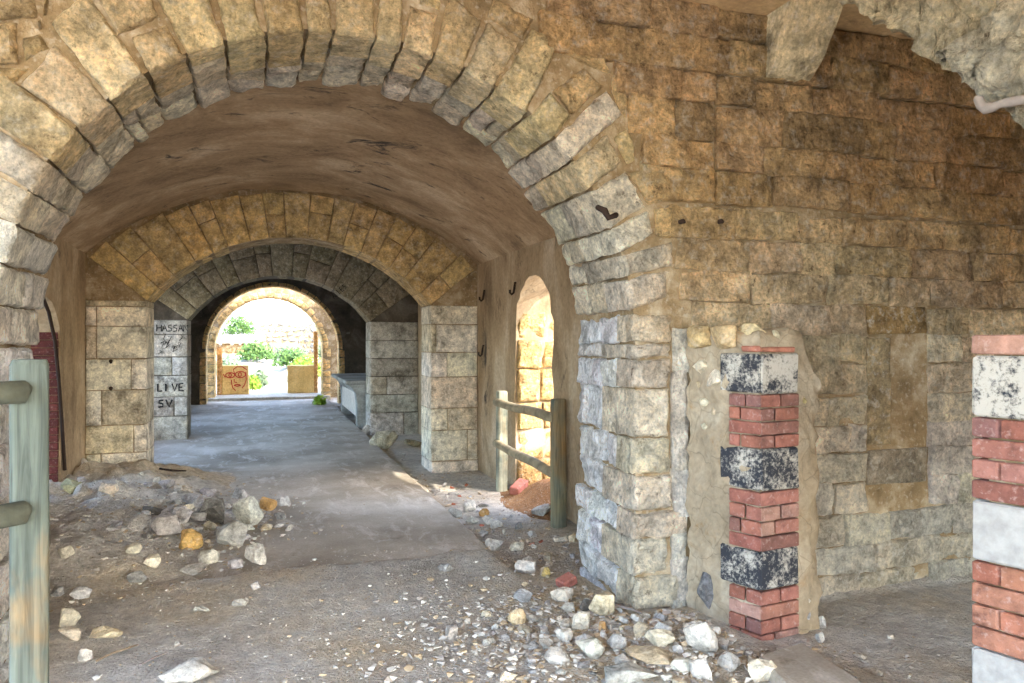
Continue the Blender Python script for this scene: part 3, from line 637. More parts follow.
# px, base py, width px, height/width, colour, label
KEY = [(238, 497, 15, .7, WH, 'small pale rock at the back of the left rubble pile'), (267, 509, 16, .85, ORA, 'orange stone set apart at the right end of the left rubble pile'),
 (245, 525, 30, .9, WH, 'large pale boulder at the right of the left rubble pile'), (230, 546, 31, .85, (190, 184, 174), 'big rounded grey-white boulder in front of the left rubble pile'),
 (254, 564, 22, 1.0, WH, 'upright pale rock at the front right edge of the left pile'), (234, 567, 14, .8, GR, 'grey rock leaning beside the upright pale rock'),
 (210, 527, 27, .95, DK, 'dark grey boulder in the middle of the left rubble pile'), (190, 506, 20, .6, GR, 'flat grey rock at the rear of the left rubble pile'),
 (180, 520, 18, .8, WH, 'white angular rock behind the flat mottled slab'), (164, 535, 38, .5, (176, 170, 160), 'long flat mottled rock at the left of the rubble pile'),
 (187, 553, 24, .8, (200, 162, 100), 'half orange half white rock in front of the rubble pile'), (207, 563, 20, .75, CRM, 'cream wedge-shaped rock below the rubble pile'),
 (151, 572, 18, .7, CRM, 'rounded cream rock at the front left of the pile'), (134, 570, 21, .5, GR, 'flat grey rock beside the rounded cream rock'),
 (79, 571, 19, .6, WH, 'white pointed rock on the earth bank by the wooden post'), (64, 556, 14, .8, CRM, 'cream rock on the bank close to the wooden post'),
 (106, 493, 17, .7, CRM, 'cream rock at the foot of the pale left pier'), (68, 491, 21, .7, (168, 160, 120), 'mossy cream rock against the left plaster wall'),
 (146, 497, 30, .35, DK, 'dark flat slab lying by the left pier corner'), (65, 628, 22, .75, CRM, 'pitted cream rock right of the tall wooden post'),
 (224, 516, 14, .8, WH, 'white chip wedged between the two largest boulders'), (196, 521, 16, .8, GR, 'grey lump behind the dark boulder'), (206, 498, 16, .45, GR, 'thin grey flake at the rear of the pile'),
 (239, 606, 15, .5, GR, 'flat grey stone alone on the dirt floor'), (200, 612, 15, .35, WH, 'thin white flake on the dirt in the left foreground'), (255, 591, 9, .8, WH, 'little white stone on the dirt below the pile'),
 (279, 526, 9, .4, WH, 'white flake on the concrete right of the pile'), (55, 566, 12, .9, GR, 'grey rock touching the wooden post'), (131, 551, 17, .6, CRM, 'cream rubble stone on the slope of the bank'),
 (191, 573, 23, .4, GR, 'low grey rock half buried before the pile'), (184, 684, 50, .34, WH, 'long white block at the bottom edge of the picture'), (83, 661, 14, .9, WH, 'white pebble rock near the post foot'),
 (66, 642, 22, .6, CRM, 'cream stone just below the pitted cream rock'), (101, 641, 32, .3, TAN, 'flat tan stone on the dirt near the post'),
 (604, 621, 25, 1.0, TAN, 'tan upright block leaning on the right jamb'), (587, 615, 12, 1.1, DK, 'narrow dark stone behind the tan block at the jamb'), (585, 635, 23, .75, CRM, 'cream rock in front of the right jamb'),
 (562, 601, 22, .6, CRM, 'cream rubble clump left of the right jamb'), (590, 658, 28, .7, WH, 'white rock in the foreground rubble below the jamb'), (617, 650, 19, .8, GR, 'grey rock under the jamb corner'),
 (660, 645, 28, .6, CRM, 'cream rock beside the long tan flag'), (652, 661, 44, .22, TAN, 'long tan flag lying at the jamb foot'), (702, 654, 30, 1.05, WH, 'upright white block before the crumbling plaster stub'),
 (630, 692, 56, .3, (150, 148, 140), 'big flat grey flagstone in the bottom foreground'), (704, 677, 24, .75, WH, 'white rock below the upright white block'), (730, 677, 22, .7, GR, 'grey rock near the threshold slab'),
 (684, 670, 22, .5, WH, 'flat white rock right of the grey flagstone'), (764, 685, 28, .7, CRM, 'cream rock beside the threshold slab'), (557, 666, 26, .5, WH, 'pale flat rock at the left of the foreground rubble'),
 (546, 573, 9, 1.0, (200, 170, 100), 'little yellow stone on the ground left of the jamb'), (568, 616, 13, .8, GR, 'grey stone left of the dark narrow stone'), (565, 646, 18, .6, WH, 'whitish rock left of the cream rock'),
 (603, 633, 9, 1.0, ORA, 'small orange stone in front of the tan block'), (547, 653, 14, .8, GR, 'grey rock at the left rim of the rubble'), (822, 624, 8, 1.5, WH, 'white chip standing beside the brick pier'), (817, 642, 8, 1.3, WH, 'white chip lying below the standing chip'),
 (455, 509, 13, .9, GR, 'grey rock where the gutter rubble begins'), (469, 503, 13, .9, WH, 'white rock at the top of the gutter rubble'), (495, 519, 14, .7, WH, 'white rock in the middle of the gutter rubble'),
 (484, 508, 10, .8, ORA, 'orange stone in the gutter rubble'), (494, 541, 19, .7, GR, 'grey rock on the edge of the concrete slab'), (526, 567, 22, .6, WH, 'white rock at the lower end of the gutter'),
 (545, 571, 9, 1.0, TAN, 'tan stone next to the white gutter rock'), (518, 627, 17, .85, (200, 178, 138), 'tan cube-like rock alone in the foreground gravel'), (524, 602, 20, .6, GR, 'grey rock behind the tan cube-like rock'),
 (542, 508, 20, .6, GR, 'flat grey stone between the fence posts'), (573, 533, 9, 1.1, TAN, 'tan stone right of the near fence post'), (445, 572, 14, .5, GR, 'grey stone on the slab edge, dirt beginning'),
 (383, 444, 27, .68, (196, 186, 164), 'pale boulder at the foot of the far right pier'), (367, 431, 9, 1.2, GR, 'grey stone between trough and pier'), (412, 441, 17, .4, (150, 140, 110), 'flat mossy stone behind the near right pier')]
for px, py, w, hr, c, lab in KEY:
    x, y, t = onG(px, py, .03); wm = w / F * t; x2, y2 = x + SI * wm * .25, y + CO * wm * .25
    zg = gh(x2, y2)
    if zg > .06: x, y, t = onG(px, py, zg); wm = w / F * t; x2, y2 = x + SI * wm * .25, y + CO * wm * .25
    if px == 815 or px == 817: x2, y2 = x, y - .02
    rock(x2, y2, (wm * 1.3, wm * R.uniform(.75, 1.0), max(.025, wm * hr * 1.4)), -TH + R.uniform(-.3, .3), vary(c, .06), lab, sink=.18)
TPL = []
for k in range(12):
    V, Fs = hull((1, 1, 1), 12, 50 + k); me = bpy.data.meshes.new('rubble_stone'); me.from_pydata([tuple(p) for p in V], [], Fs); me.materials.append(M['rock']); TPL.append(me)
def free(x, y, m=.03):
    if Y0 - .08 - m < y < Y0B + .05 + m and (x > ACX + AR0 - .04 - m or x < ACX - AR0 + .03 + m): return False
    if x > 2.28 - m and y > 3.08 - m and x < 3.05 + m and y < 3.8: return False
    if x > 2.4 and y < 2.3: return False
    if x > 1.38 and 13.9 < y < 17.35: return False
    if x > 2.2 and 5.7 < y < 8.2 and m > .02: return False
    if y > Y0B and (x < XL + .03 + m or x > XR - .05 - m): return False
    if y > YR1 - .05 - m and (x < -1.27 + m or x > 1.97 - m): return False
    if math.hypot(x - 2.46, y - 6.11) < .1 + m or math.hypot(x - 2.46, y - 7.7) < .1 + m: return False
    if math.hypot(x + .9, y - 3.36) < .15 + m: return False
    return True
placed = [(o.location.x, o.location.y, max(o.dimensions.x, .03) * .5) for o in COL.objects if o.name.startswith('rock')]
def scatter(n, pick, smin, smax, cols, label, group):
    k = 0; tries = 0
    while k < n and tries < n * 40:
        tries += 1; x, y = pick()
        s = smin + (smax - smin) * R.random() ** 2
        if not free(x, y, s * .6) or any((x - a) ** 2 + (y - b) ** 2 < (c * .7 + s * .5) ** 2 for a, b, c in placed): continue
        placed.append((x, y, s * .5)); k += 1; cc = R.choice(cols)
        rock(x, y, (s, s * R.uniform(.6, .95), s * R.uniform(.4, .75)), R.uniform(0, 6.28), vary(cc[1], .1), label.replace('#', cc[0]), group, 'rubble_stone', R.choice(TPL), .25)
PALES = [('white', WH), ('white', WH), ('grey', GR), ('cream', CRM), ('tan', TAN), ('grey', GR), ('pale grey', (180, 176, 170))]
scatter(26, lambda: (R.gauss(2.05, .28), R.gauss(3.05, .25)), .07, .16, PALES, 'larger # rubble stone before the crumbling stub', 'rubble before the stub')
scatter(80, lambda: (R.gauss(1.75, .45), R.gauss(3.3, .42)), .05, .14, PALES, 'small # limestone chip in the loose rubble before the right jamb', 'rubble chips before the right jamb')
scatter(56, lambda: (1.68 + .72 * R.random() ** 1.3, 5.0 + 3.2 * R.random()), .05, .17, PALES + [('red', (160, 96, 74))], 'small # stone in the rubble strip between slab and fence', 'rubble strip by the fence')
scatter(26, lambda: (R.gauss(-.75, .5), R.gauss(6.9, .9)), .03, .11, PALES, 'small # stone strewn on the left earth bank', 'stones on the left bank')
scatter(44, lambda: (R.gauss(-.5, .36), R.gauss(7.0, .42)), .09, .21, PALES, 'small # stone among the boulders of the left rubble pile', 'stones of the left rubble pile')
scatter(14, lambda: (R.uniform(1.65, 2.0), R.uniform(10, 19)), .05, .14, [('grey', GR), ('dark', DK), ('tan', TAN)], 'small # stone in the gutter beyond the right pier', 'stones in the far gutter')
# gravel: uncountable
def gravel():
    rr = random.Random(3); tp = [hull((1, 1, .7), 8, 300 + k) for k in range(10)]; parts = [[], [], []]; fc = [[], [], []]
    zones = [(4200, lambda: (rr.gauss(1.55, .6), rr.gauss(3.4, .55)), .01, .058), (1800, lambda: (rr.uniform(1.63, 2.5), rr.uniform(4.7, 9)), .008, .04), (2600, lambda: (rr.gauss(-.8, .5), rr.gauss(6.8, .9)), .01, .05), (6500, lambda: (rr.uniform(-1.1, 2.3), rr.uniform(2.6, 5.6)), .004, .018), (250, lambda: (rr.uniform(-1.2, 1.6), rr.uniform(5.2, 8.5)), .005, .018), (900, lambda: (rr.uniform(2.8, 5), rr.uniform(2.2, 3.7)), .004, .02)]
    for n, pick, a, b in zones:
        for _ in range(n):
            x, y = pick()
            if not free(x, y, .0) or y < 2.3: continue
            if x < -1.0 and y < 4.7: continue
            s = a + (b - a) * rr.random() ** 2.2; z = max(gh(x, y), slab_top(x, y) if (x < 1.62 and y > 5.2) else -1); V, Fs = rr.choice(tp); ca, sa = math.cos(rr.random() * 6.3), 0; ang = rr.random() * 6.3; ca, sa = math.cos(ang), math.sin(ang); hz = rr.uniform(.5, .9)
            c = rr.choice((0, 0, 1, 2)); n0 = len(parts[c])
            parts[c] += [(x + (p.x * ca - p.y * sa) * s, y + (p.x * sa + p.y * ca) * s, z + (p.z * hz + .2) * s) for p in V]; fc[c] += [tuple(i + n0 for i in q) for q in Fs]
    V, Fs, mi = [], [], []
    for c in range(3):
        n0 = len(V); V += parts[c]; Fs += [tuple(i + n0 for i in q) for q in fc[c]]; mi += [c] * len(fc[c])
    o = stuff(mk('gravel', V, Fs, M['gravel0'], GROUND))
    for c in (1, 2): o.data.materials.append(M['gravel%d' % c])
    o.data.polygons.foreach_set('material_index', mi)
gravel()

# ================================================================== the doorway on the right: broken wall, piers, corbel
def prism(plan, z0, z1, bev=.005, j=.0015):
    bm = bmesh.new(); n = len(plan)
    lo = [bm.verts.new((x + R.uniform(-j, j), y + R.uniform(-j, j), z0 + R.uniform(-j, j))) for x, y in plan]; hi = [bm.verts.new((x + R.uniform(-j, j), y + R.uniform(-j, j), z1 + R.uniform(-j, j))) for x, y in plan]
    bm.faces.new(lo[::-1]); bm.faces.new(hi)
    for i in range(n): bm.faces.new((lo[i], lo[(i + 1) % n], hi[(i + 1) % n], hi[i]))
    bmesh.ops.recalc_face_normals(bm, faces=bm.faces[:])
    if bev: bmesh.ops.bevel(bm, geom=list(bm.edges), offset=bev, segments=1, affect='EDGES')
    bm.verts.index_update(); V = [v_.co.copy() for v_ in bm.verts]; Fs = [tuple(x.index for x in f_.verts) for f_ in bm.faces]; bm.free(); return V, Fs
def L2(a, b, t): return (a[0] + (b[0] - a[0]) * t, a[1] + (b[1] - a[1]) * t)
def rough_column(plan, z0, ztop, nh, amp, freq=7):
    """closed column over a plan polygon, its faces worn"""
    pts = []
    for i in range(len(plan)):
        a, b = plan[i], plan[(i + 1) % len(plan)]; n = max(1, int(math.dist(a, b) / .045))
        pts += [L2(a, b, k / n) for k in range(n)]
    cx = sum(p[0] for p in pts) / len(pts); cy = sum(p[1] for p in pts) / len(pts); V, Fs = [], []; n = len(pts)
    for j in range(nh + 1):
        for x, y in pts:
            zt = ztop(x, y); z = z0 + (zt - z0) * j / nh; p = Vector((x, y, z)); k = fb(p, freq, 4) * amp - (.02 if j == nh else 0)
            d = Vector((x - cx, y - cy, 0)).normalized(); V.append(p + d * k + noise.noise_vector(p * 17) * amp * .3)
    for j in range(nh):
        for i in range(n): Fs.append((j * n + i, j * n + (i + 1) % n, (j + 1) * n + (i + 1) % n, (j + 1) * n + i))
    V.append(Vector((cx, cy, ztop(cx, cy) + .01))); c = len(V) - 1
    for i in range(n): Fs.append((nh * n + i, nh * n + (i + 1) % n, c))
    return V, Fs
stub = thing('brick_pier', (2.6, 3.45, 0), 'short brick and tarred block pier edging the crumbling plaster stub', 'pier')
plan = [(2.33, 3.725), (2.342, 3.60), (2.372, 3.40), (2.445, 3.225), (2.69, 3.262), (2.76, 3.268), (2.90, 3.32), (2.97, 3.42), (2.99, 3.725)]
mk('plaster_core', *rough_column(plan[::-1][::-1], -.1, lambda x, y: 1.66 + .03 * fb((x, y, 0), 6, 3) - .22 * sst(2.74, 2.9, x), 44, .035), 'stubp', stub, smooth=60)
A1, A0, B0, C0 = (2.347, 3.435), (2.362, 3.372), (2.428, 3.185), (2.70, 3.222)
AI1, AI0, BI, CI = (2.44, 3.47), (2.46, 3.405), (2.50, 3.30), (2.69, 3.325)
RB = [(150, 98, 83), (158, 108, 93), (168, 128, 113), (138, 88, 74), (130, 91, 82)]
def band_bricks(parent, z0, z1, rows, segs, cols, seed):
    h = (z1 - z0) / rows
    for k in range(rows):
        for (o0, o1, i0, i1, ln) in segs:
            cuts = [0, 1] if (k + seed) % 3 == 1 else ([0, .52, 1] if (k + seed) % 2 else [0, .36, 1])
            if ln < .14: cuts = [0, 1]
            if ln > .4: cuts = [0] + [q for q in [((k % 2) * .11 + .22 * m - .02) / ln for m in range(0, 5)] if .06 < q < .95] + [1]
            g = .0045 / ln
            for m in range(len(cuts) - 1):
                a, b = cuts[m] + (g if m else 0), cuts[m + 1] - (g if m < len(cuts) - 2 else 0)
                off = R.uniform(-.004, .004)
                mk('brick', *prism([L2(o0, o1, a), L2(o0, o1, b), L2(i0, i1, b), L2(i0, i1, a)], z0 + k * h + .004, z0 + (k + 1) * h - .004), 'brick', parent, vary(R.choice(cols), .08))
SEG = [(A0, B0, AI0, BI, .2), (B0, C0, BI, CI, .274)]
for z0, z1, sd_ in ((1.039, 1.325, 0), (.506, .817, 1), (-.0, .30, 2)): band_bricks(stub, z0, z1, 4, SEG, RB, sd_)
for z0, z1, m in ((1.325, 1.538, 'tar_half'), (.817, 1.039, 'tar'), (.30, .506, 'tar')):
    mk('block', *prism([A1, B0, BI, AI1], z0 + .003, z1 - .003, .01, .004), 'tar', stub); mk('block', *prism([B0, C0, CI, BI], z0 + .003, z1 - .003, .01, .004), m, stub)
mk('brick', *prism([L2(A0, B0, .4), B0, BI, L2(AI0, BI, .4)], 1.545, 1.575, .006, .004), 'brick', stub, vary((170, 110, 90), .05)); mk('brick', *prism([B0, L2(B0, C0, .9), L2(BI, CI, .9), BI], 1.545, 1.572, .006, .004), 'brick', stub, vary((176, 116, 96), .05))
for px, py, X, s, c in [(702, 337, 2.36, .22, (176, 156, 116)), (726, 336, 2.39, .22, (186, 166, 126)), (752, 335, 2.50, .2, (190, 172, 136)), (775, 338, 2.60, .12, (188, 176, 150)), (703, 366, 2.365, .13, CRM), (716, 378, 2.38, .17, CRM), (700, 385, 2.365, .07, TAN), (724, 400, 2.40, .10, CRM), (705, 402, 2.37, .08, CRM), (716, 412, 2.39, .08, TAN), (707, 428, 2.375, .09, CRM), (708, 590, 2.36, .13, (120, 118, 120)), (803, 400, 2.80, .06, (200, 180, 130)), (806, 598, 2.82, .08, CRM), (804, 612, 2.83, .1, GR)]:
    yy, zz_ = onX(px, py, X); V, Fs = hull((s * .7, s, s * (1.7 if py == 590 else .8)), 20, int(px * 3 + py), True)
    mk('stone', [p + Vector((X - s * .12, yy - s * .08, zz_)) for p in V], Fs, 'rock', stub, vary(c, .06))
pier = thing('brick_pier', (2.7, 1.6, 0), 'banded red brick and whitewashed block pier at the right edge', 'pier')
D0, D1, E1 = (2.51, 2.06), (2.72, 1.36), (2.98, 2.16); DI0, DI1 = (2.62, 2.0), (2.84, 1.40)
mk('core', *rough_column([(2.55, 2.02), (2.745, 1.38), (3.1, 1.42), (3.0, 2.10)][::-1], -.1, lambda x, y: 1.60, 12, .006), 'mortar', pier, smooth=60)
SG = [(D0, D1, DI0, DI1, .73), (E1, D0, (2.93, 2.05), DI0, .48)]
band_bricks(pier, 1.549, 1.628, 1, SG, RB, 1); band_bricks(pier, 1.009, 1.319, 4, SG, RB, 0); band_bricks(pier, .458, .782, 4, SG, [(154, 102, 82), (162, 112, 90), (142, 90, 74)], 1); band_bricks(pier, 0, .236, 3, SG, RB, 2)
for z0, z1, m in ((1.319, 1.549, 'tar_light'), (.782, 1.009, 'whiteb'), (.236, .458, 'whiteb')):
    for o0, o1, i0, i1, ln in SG:
        mk('block', *prism([L2(o0, o1, 0), L2(o0, o1, .62), L2(i0, i1, .62), L2(i0, i1, 0)], z0 + .003, z1 - .003, .008, .003), m, pier); mk('block', *prism([L2(o0, o1, .63), L2(o0, o1, 1), L2(i0, i1, 1), L2(i0, i1, .63)], z0 + .003, z1 - .003, .008, .003), m, pier)
# broken masonry hanging over the doorway
EDGE = [(.6, 1.95), (1.5, 2.12), (1.83, 2.316), (1.925, 2.457), (2.0, 2.55), (2.105, 2.667), (2.22, 2.72), (2.375, 2.89), (2.5, 3.02), (2.708, 3.16), (2.85, 3.38), (2.95, 3.58)]
def ez(y):
    for (a, za), (b, zb) in zip(EDGE, EDGE[1:]):
        if a <= y <= b: return za + (zb - za) * (y - a) / (b - a)
    return EDGE[0][1] if y < .6 else 3.58
def mass(y0, y1, low, high, x0, amp, ny, sd_):
    V, Fs = [], []; prof = 52
    for i in range(ny + 1):
        y = y0 + (y1 - y0) * i / ny; zl, zh = low(y), high(y)
        zl = min(zl, zh - .02)
        for k in range(prof + 1):
            t = k / prof
            if t < .5: x, z = x0 + .04 * (t - .25), zh + (zl - zh) * (t / .5)
            else: q = (t - .5) / .5; x, z = x0 + .75 * q, zl + (zh - zl) * q ** 1.6
            if i in (0, ny): z = max(z, zh - (zh - zl) * .6); x = x0 + .3 * (x - x0)
            p = Vector((x, y, z)); off = Vector((sd_, 0, 0)); r = noise.ridged_multi_fractal((p + off) * 4, .9, 2.1, 5, 1.0, 2.0)
            d = noise.noise_vector((p + off) * 3) * amp * .7 + noise.noise_vector((p + off) * 9) * amp * .5 + noise.noise_vector((p + off) * 22) * amp * .4 + noise.noise_vector((p + off) * 48) * amp * .22
            if k in (0, prof): d.z = 0
            V.append(p + d + Vector((-1, 0, -.4)) * (r - 1) * amp * .45)
    n = prof + 1
    for i in range(ny):
        for k in range(prof): Fs.append((i * n + k, (i + 1) * n + k, (i + 1) * n + k + 1, i * n + k + 1))
    for i, rev in ((0, 0), (ny, 1)):
        loop = [i * n + k for k in range(n)]; Fs.append(tuple(loop[::-1] if rev else loop))
    return V, Fs
wd_ = struct(mk('wall_doorway', *mass(.4, 2.97, lambda y: ez(y) + .12, lambda y: 3.6, 2.52, .04, 50, 5), 'mortar', smooth=70), 'rough broken masonry hanging above the ruined doorway', 'wall')
jo = lambda y: 2.667 + (2.105 - y) * .38
mk('stone', *mass(1.2, 2.97, lambda y: max(ez(y), jo(y) + .012), lambda y: 3.6, 2.44, .075, 110, 1), 'stone', wd_, lin((210, 194, 160)), 70)
mk('stone', *mass(1.0, 2.11, lambda y: ez(y), lambda y: jo(y) - .004, 2.42, .07, 80, 9), 'stone', wd_, lin((210, 200, 176)), 70)
bar = [(1024 + 20, 96), (1010, 102), (1000, 104), (993, 107), (986, 108.5), (981, 105), (978.5, 99), (979, 96)]
bp = [(2.385, *onX(px, py, 2.385)) for px, py in bar]
tag(rebase(mk('iron_bar', *tube(bp, [.015, .017, .014, .018, .021, .018, .017, .013], 8), 'crust', smooth=60), bp[3]), 'bent crusted iron bar sticking out of the broken masonry', 'iron bar')
# corbel
def corbel():
    V, Fs = [], []; nz, nx = 14, 10
    for i in range(nx + 1):
        x = 2.87 + .31 * i / nx
        for k in range(nz + 1):
            q = k / nz; z = 3.2 + .37 * q; pr = .03 + .30 * (q ** .75); p = Vector((x, Y0 - pr, z)); V.append(p + noise.noise_vector(p * 8) * .008)
        V.append((x, Y0 + .02, 3.57)); V.append((x, Y0 + .02, 3.2))
    n = nz + 3
    for i in range(nx):
        for k in range(n): Fs.append((i * n + k, (i + 1) * n + k, (i + 1) * n + (k + 1) % n, i * n + (k + 1) % n))
    Fs += [tuple(range(n)), tuple(nx * n + k for k in range(n - 1, -1, -1))]
    return V, Fs
tag(rebase(mk('stone_corbel', *corbel(), 'pier', color=lin((204, 188, 152)), smooth=40), (3.02, Y0 - .1, 3.2)), 'curved stone corbel carrying the ceiling on the right wall', 'corbel')
# threshold slab
q = [onG(px, py, .1)[:2] for px, py in ((757, 656), (801, 641), (866, 684), (812, 712))]
V, Fs = prism(q, -.02, .1, .015, .006)
tag(rebase(mk('threshold_slab', V, Fs, 'concrete', smooth=40), (*L2(q[0], q[2], .5), 0)), 'cracked flat stone slab on the ground at the brick pier foot', 'slab')

# ================================================================== fences
def post(x, y, z0, z1, w, d, rot, parent, color, name='post', rnd=.3):
    bm = bmesh.new(); n = 16; levels = [z0 + (z1 - .02 - z0) * i / 8 for i in range(9)] + [z1]; c, s = math.cos(rot), math.sin(rot); rows = []
    for li, z in enumerate(levels):
        row = []; sh = .88 if li == len(levels) - 1 else 1
        for k in range(n):
            a = 2 * math.pi * k / n + math.pi / n; px = math.copysign(abs(math.cos(a)) ** rnd, math.cos(a)) * w / 2 * sh; py = math.copysign(abs(math.sin(a)) ** rnd, math.sin(a)) * d / 2 * sh
            p = Vector((x + px * c - py * s, y + px * s + py * c, z)); p += noise.noise_vector(p * 5) * .003; row.append(bm.verts.new(p))
        rows.append(row)
    for a, b in zip(rows, rows[1:]):
        for k in range(n): bm.faces.new((a[k], a[(k + 1) % n], b[(k + 1) % n], b[k]))
    bm.faces.new(rows[-1]); bm.faces.new(rows[0][::-1]); bm.verts.index_update()
    V = [v_.co.copy() for v_ in bm.verts]; Fs = [tuple(q.index for q in f_.verts) for f_ in bm.faces]; bm.free()
    return mk(name, V, Fs, 'wood', parent, color, 45)
def rail(p0, p1, r, parent, color):
    pts = [Vector(p0) + (Vector(p1) - Vector(p0)) * i / 10 for i in range(11)]; d = (pts[-1] - pts[0]).normalized()
    pts = [pts[0] - d * r * .25] + pts + [pts[-1] + d * r * .25]
    pts = [p + Vector((0, 0, .006 * math.sin(i))) for i, p in enumerate(pts)]
    return mk('rail', *tube(pts, [r * .7] + [r] * 11 + [r * .7], 14), 'rail', parent, color, 60)
fr = thing('wooden_fence', (2.46, 6.9, 0), 'low two-rail timber fence across the sunlit embrasure', 'fence')
WC = lin((142, 138, 112))
post(2.465, 7.7, -.08, 1.055, .115, .105, 0, fr, lin((186, 184, 160)), rnd=.35); post(2.49, 6.11, -.08, 1.085, .13, .115, .1, fr, lin((128, 120, 92)), rnd=.5)
rail((2.415, 7.74, .925), (2.43, 6.12, .925), .045, fr, lin((150, 138, 112))); rail((2.415, 7.74, .47), (2.43, 6.12, .43), .045, fr, lin((150, 138, 112)))
fl = thing('wooden_fence', (-.88, 3.3, 0), 'tall weathered timber fence post with round rails at the left edge', 'fence')
pxy = lambda px, t: (ray(px, 0)[0] * t, ray(px, 0)[1] * t)
px_, py_ = pxy(29.5, 2.85)
post(px_, py_, -.1, 1.53, .13, .12, .25, fl, lin((92, 100, 92)), rnd=.28)
for z, sl in ((1.405, -.01), (.95, -.02)):
    p0 = Vector((*pxy(24, 2.77), z)); p1 = p0 + Vector((-.62, -.48, 0)) * 1.6 + Vector((0, 0, sl)); rail(p0, p1, .044, fl, lin((84, 86, 74)))

# ================================================================== passage fittings
def hook(y, z, label):
    p = [(XR + .03, y, z + .08), (XR - .012, y, z + .08), (XR - .02, y, z + .02), (XR - .028, y, z - .03), (XR - .05, y, z - .05), (XR - .07, y, z - .03), (XR - .07, y, z)]
    tag(rebase(mk('iron_hook', *tube(p, .012, 8), 'rust', smooth=60), (XR, y, z)), label, 'hook')
for px, py, lab in ((485, 297, 'rusty iron hook high on the plaster wall by the near pier'), (516, 290, 'rusty iron hook beside the embrasure top'), (484, 352, 'rusty iron peg below the hook by the near pier')):
    y, z = onX(px, py, XR); hook(y, z, lab)
for px, py, lab in ((111, 361, 'upper rusty iron stub on the left pier face'), (111, 388, 'lower rusty iron stub on the left pier face')):
    x, z = onY(px, py, YR1); tag(rebase(mk('iron_stub', *tube([(x, YR1 + .05, z), (x, YR1 - .03, z), (x + .01, YR1 - .05, z - .02)], [.02, .018, .012], 8), 'rust'), (x, YR1, z)), lab, 'iron stub')
# cable/crack line down the left plaster wall is a rusty pipe
pp = [onX(px, py, XL + .03) for px, py in ((44, 297), (50, 312), (56, 340), (60, 380), (63, 420), (66, 470))]
tag(rebase(mk('conduit_pipe', *tube([(XL + .02, a, b) for a, b in pp], .016, 8), 'rust', smooth=60), (XL + .02, *pp[-1])), 'thin dark conduit running down the left plaster wall', 'pipe')
# concrete trough along the right side
tr = thing('concrete_trough', (2.0, 15.5, 0), 'grey concrete trough with a coved front along the right side', 'trough')
prof = [(2.6, .80), (1.44, .80), (1.46, .76), (1.54, .70), (1.60, .60), (1.625, .45), (1.63, .10), (2.6, .10)]
def extr(prof, y0, y1):
    n = len(prof); V = [(x, y, z) for y in (y0, y1) for x, z in prof]
    return V, [(i, (i + 1) % n, n + (i + 1) % n, n + i) for i in range(n)] + [tuple(range(n - 1, -1, -1)), tuple(range(n, 2 * n))]
mk('body', *extr([(2.575, .80), (1.50, .80), (1.56, .70), (1.64, .60), (1.66, .45), (1.66, .16), (2.575, .16)], 14.25, 17.2), 'trough', tr)
mk('end_wall', *extr([(2.575, .79), (1.46, .79), (1.54, .72), (1.60, .62), (1.625, .45), (1.63, -.08), (2.575, -.08)], 14.0, 14.25), 'trough', tr)
mk('end_wall', *extr([(2.575, .79), (1.46, .79), (1.54, .72), (1.60, .62), (1.625, .45), (1.63, -.08), (2.575, -.08)], 17.0, 17.2), 'trough', tr)
mk('slab', *prism([(1.42, 13.97), (2.57, 13.97), (2.57, 17.25), (1.42, 17.25)], .79, .865, .012), 'trough', tr)
for k in range(6): mk('panel', *prism([(1.635, 14.27 + k * .455), (1.67, 14.27 + k * .455), (1.67, 14.68 + k * .455), (1.635, 14.68 + k * .455)], .16, .72, .012), 'trough_panel', tr)
# parapets in the bright archway
YP = 22.35
def parapet(p0, p1, lab, side):
    x0, zt = onY(p0, 365.5, YP); x1, _ = onY(p1, 365.5, YP)
    t = thing('low_wall', ((x0 + x1) / 2, YP, .085), lab, 'low wall')
    V, Fs = prism([(x0, YP), (x1, YP), (x1, YP + .3), (x0, YP + .3)], .08, zt, .02, .012); body = mk('wall_body', V, Fs, 'parapet', t)
    xa, xb = (x0 - .14, x0) if side < 0 else (x1 - .06, x1 + .06)
    mk('jamb', *prism([(xa, YP - .02), (xb, YP - .02), (xb, YP + .22), (xa, YP + .22)], .08, 1.45 if side < 0 else 1.9, .015, .01), 'stone', t, lin((200, 150, 92)))
    return body, x0, x1, zt
pl, x0, x1, zt = parapet(222, 249, 'yellow plastered low wall with a red painted face', -1)
parapet(287.5, 316, 'plain yellow plastered low wall right of the path', 1)
fxp = lambda u, w: (x0 + (x1 - x0) * u, YP - .012, .1 + (zt - .1) * w)
el = lambda cx, cy, a, b, n=16, s0=0, s1=6.283: [(cx + a * math.cos(s0 + (s1 - s0) * i / n), cy + b * math.sin(s0 + (s1 - s0) * i / n)) for i in range(n + 1)]
st = [el(.30, .66, .17, .09), el(.30, .66, .05, .06, 8), el(.68, .68, .19, .11), el(.66, .68, .06, .07, 8), [(.47, .68), (.42, .86), (.55, .95), (.75, .95), (.92, .84)], [(.34, .5), (.36, .36), (.40, .22), (.5, .12)], [(.88, .78), (.90, .5), (.84, .32), (.74, .2)], [(.45, .52), (.45, .42), (.55, .40)], [(.44, .3), (.54, .34), (.66, .32), (.7, .30), (.56, .27), (.44, .3)], [(.13, .58), (.04, .7)]]
mk('painted_face', *merge([ribbon(s_, .035, fxp) for s_ in st]), 'redink', pl)

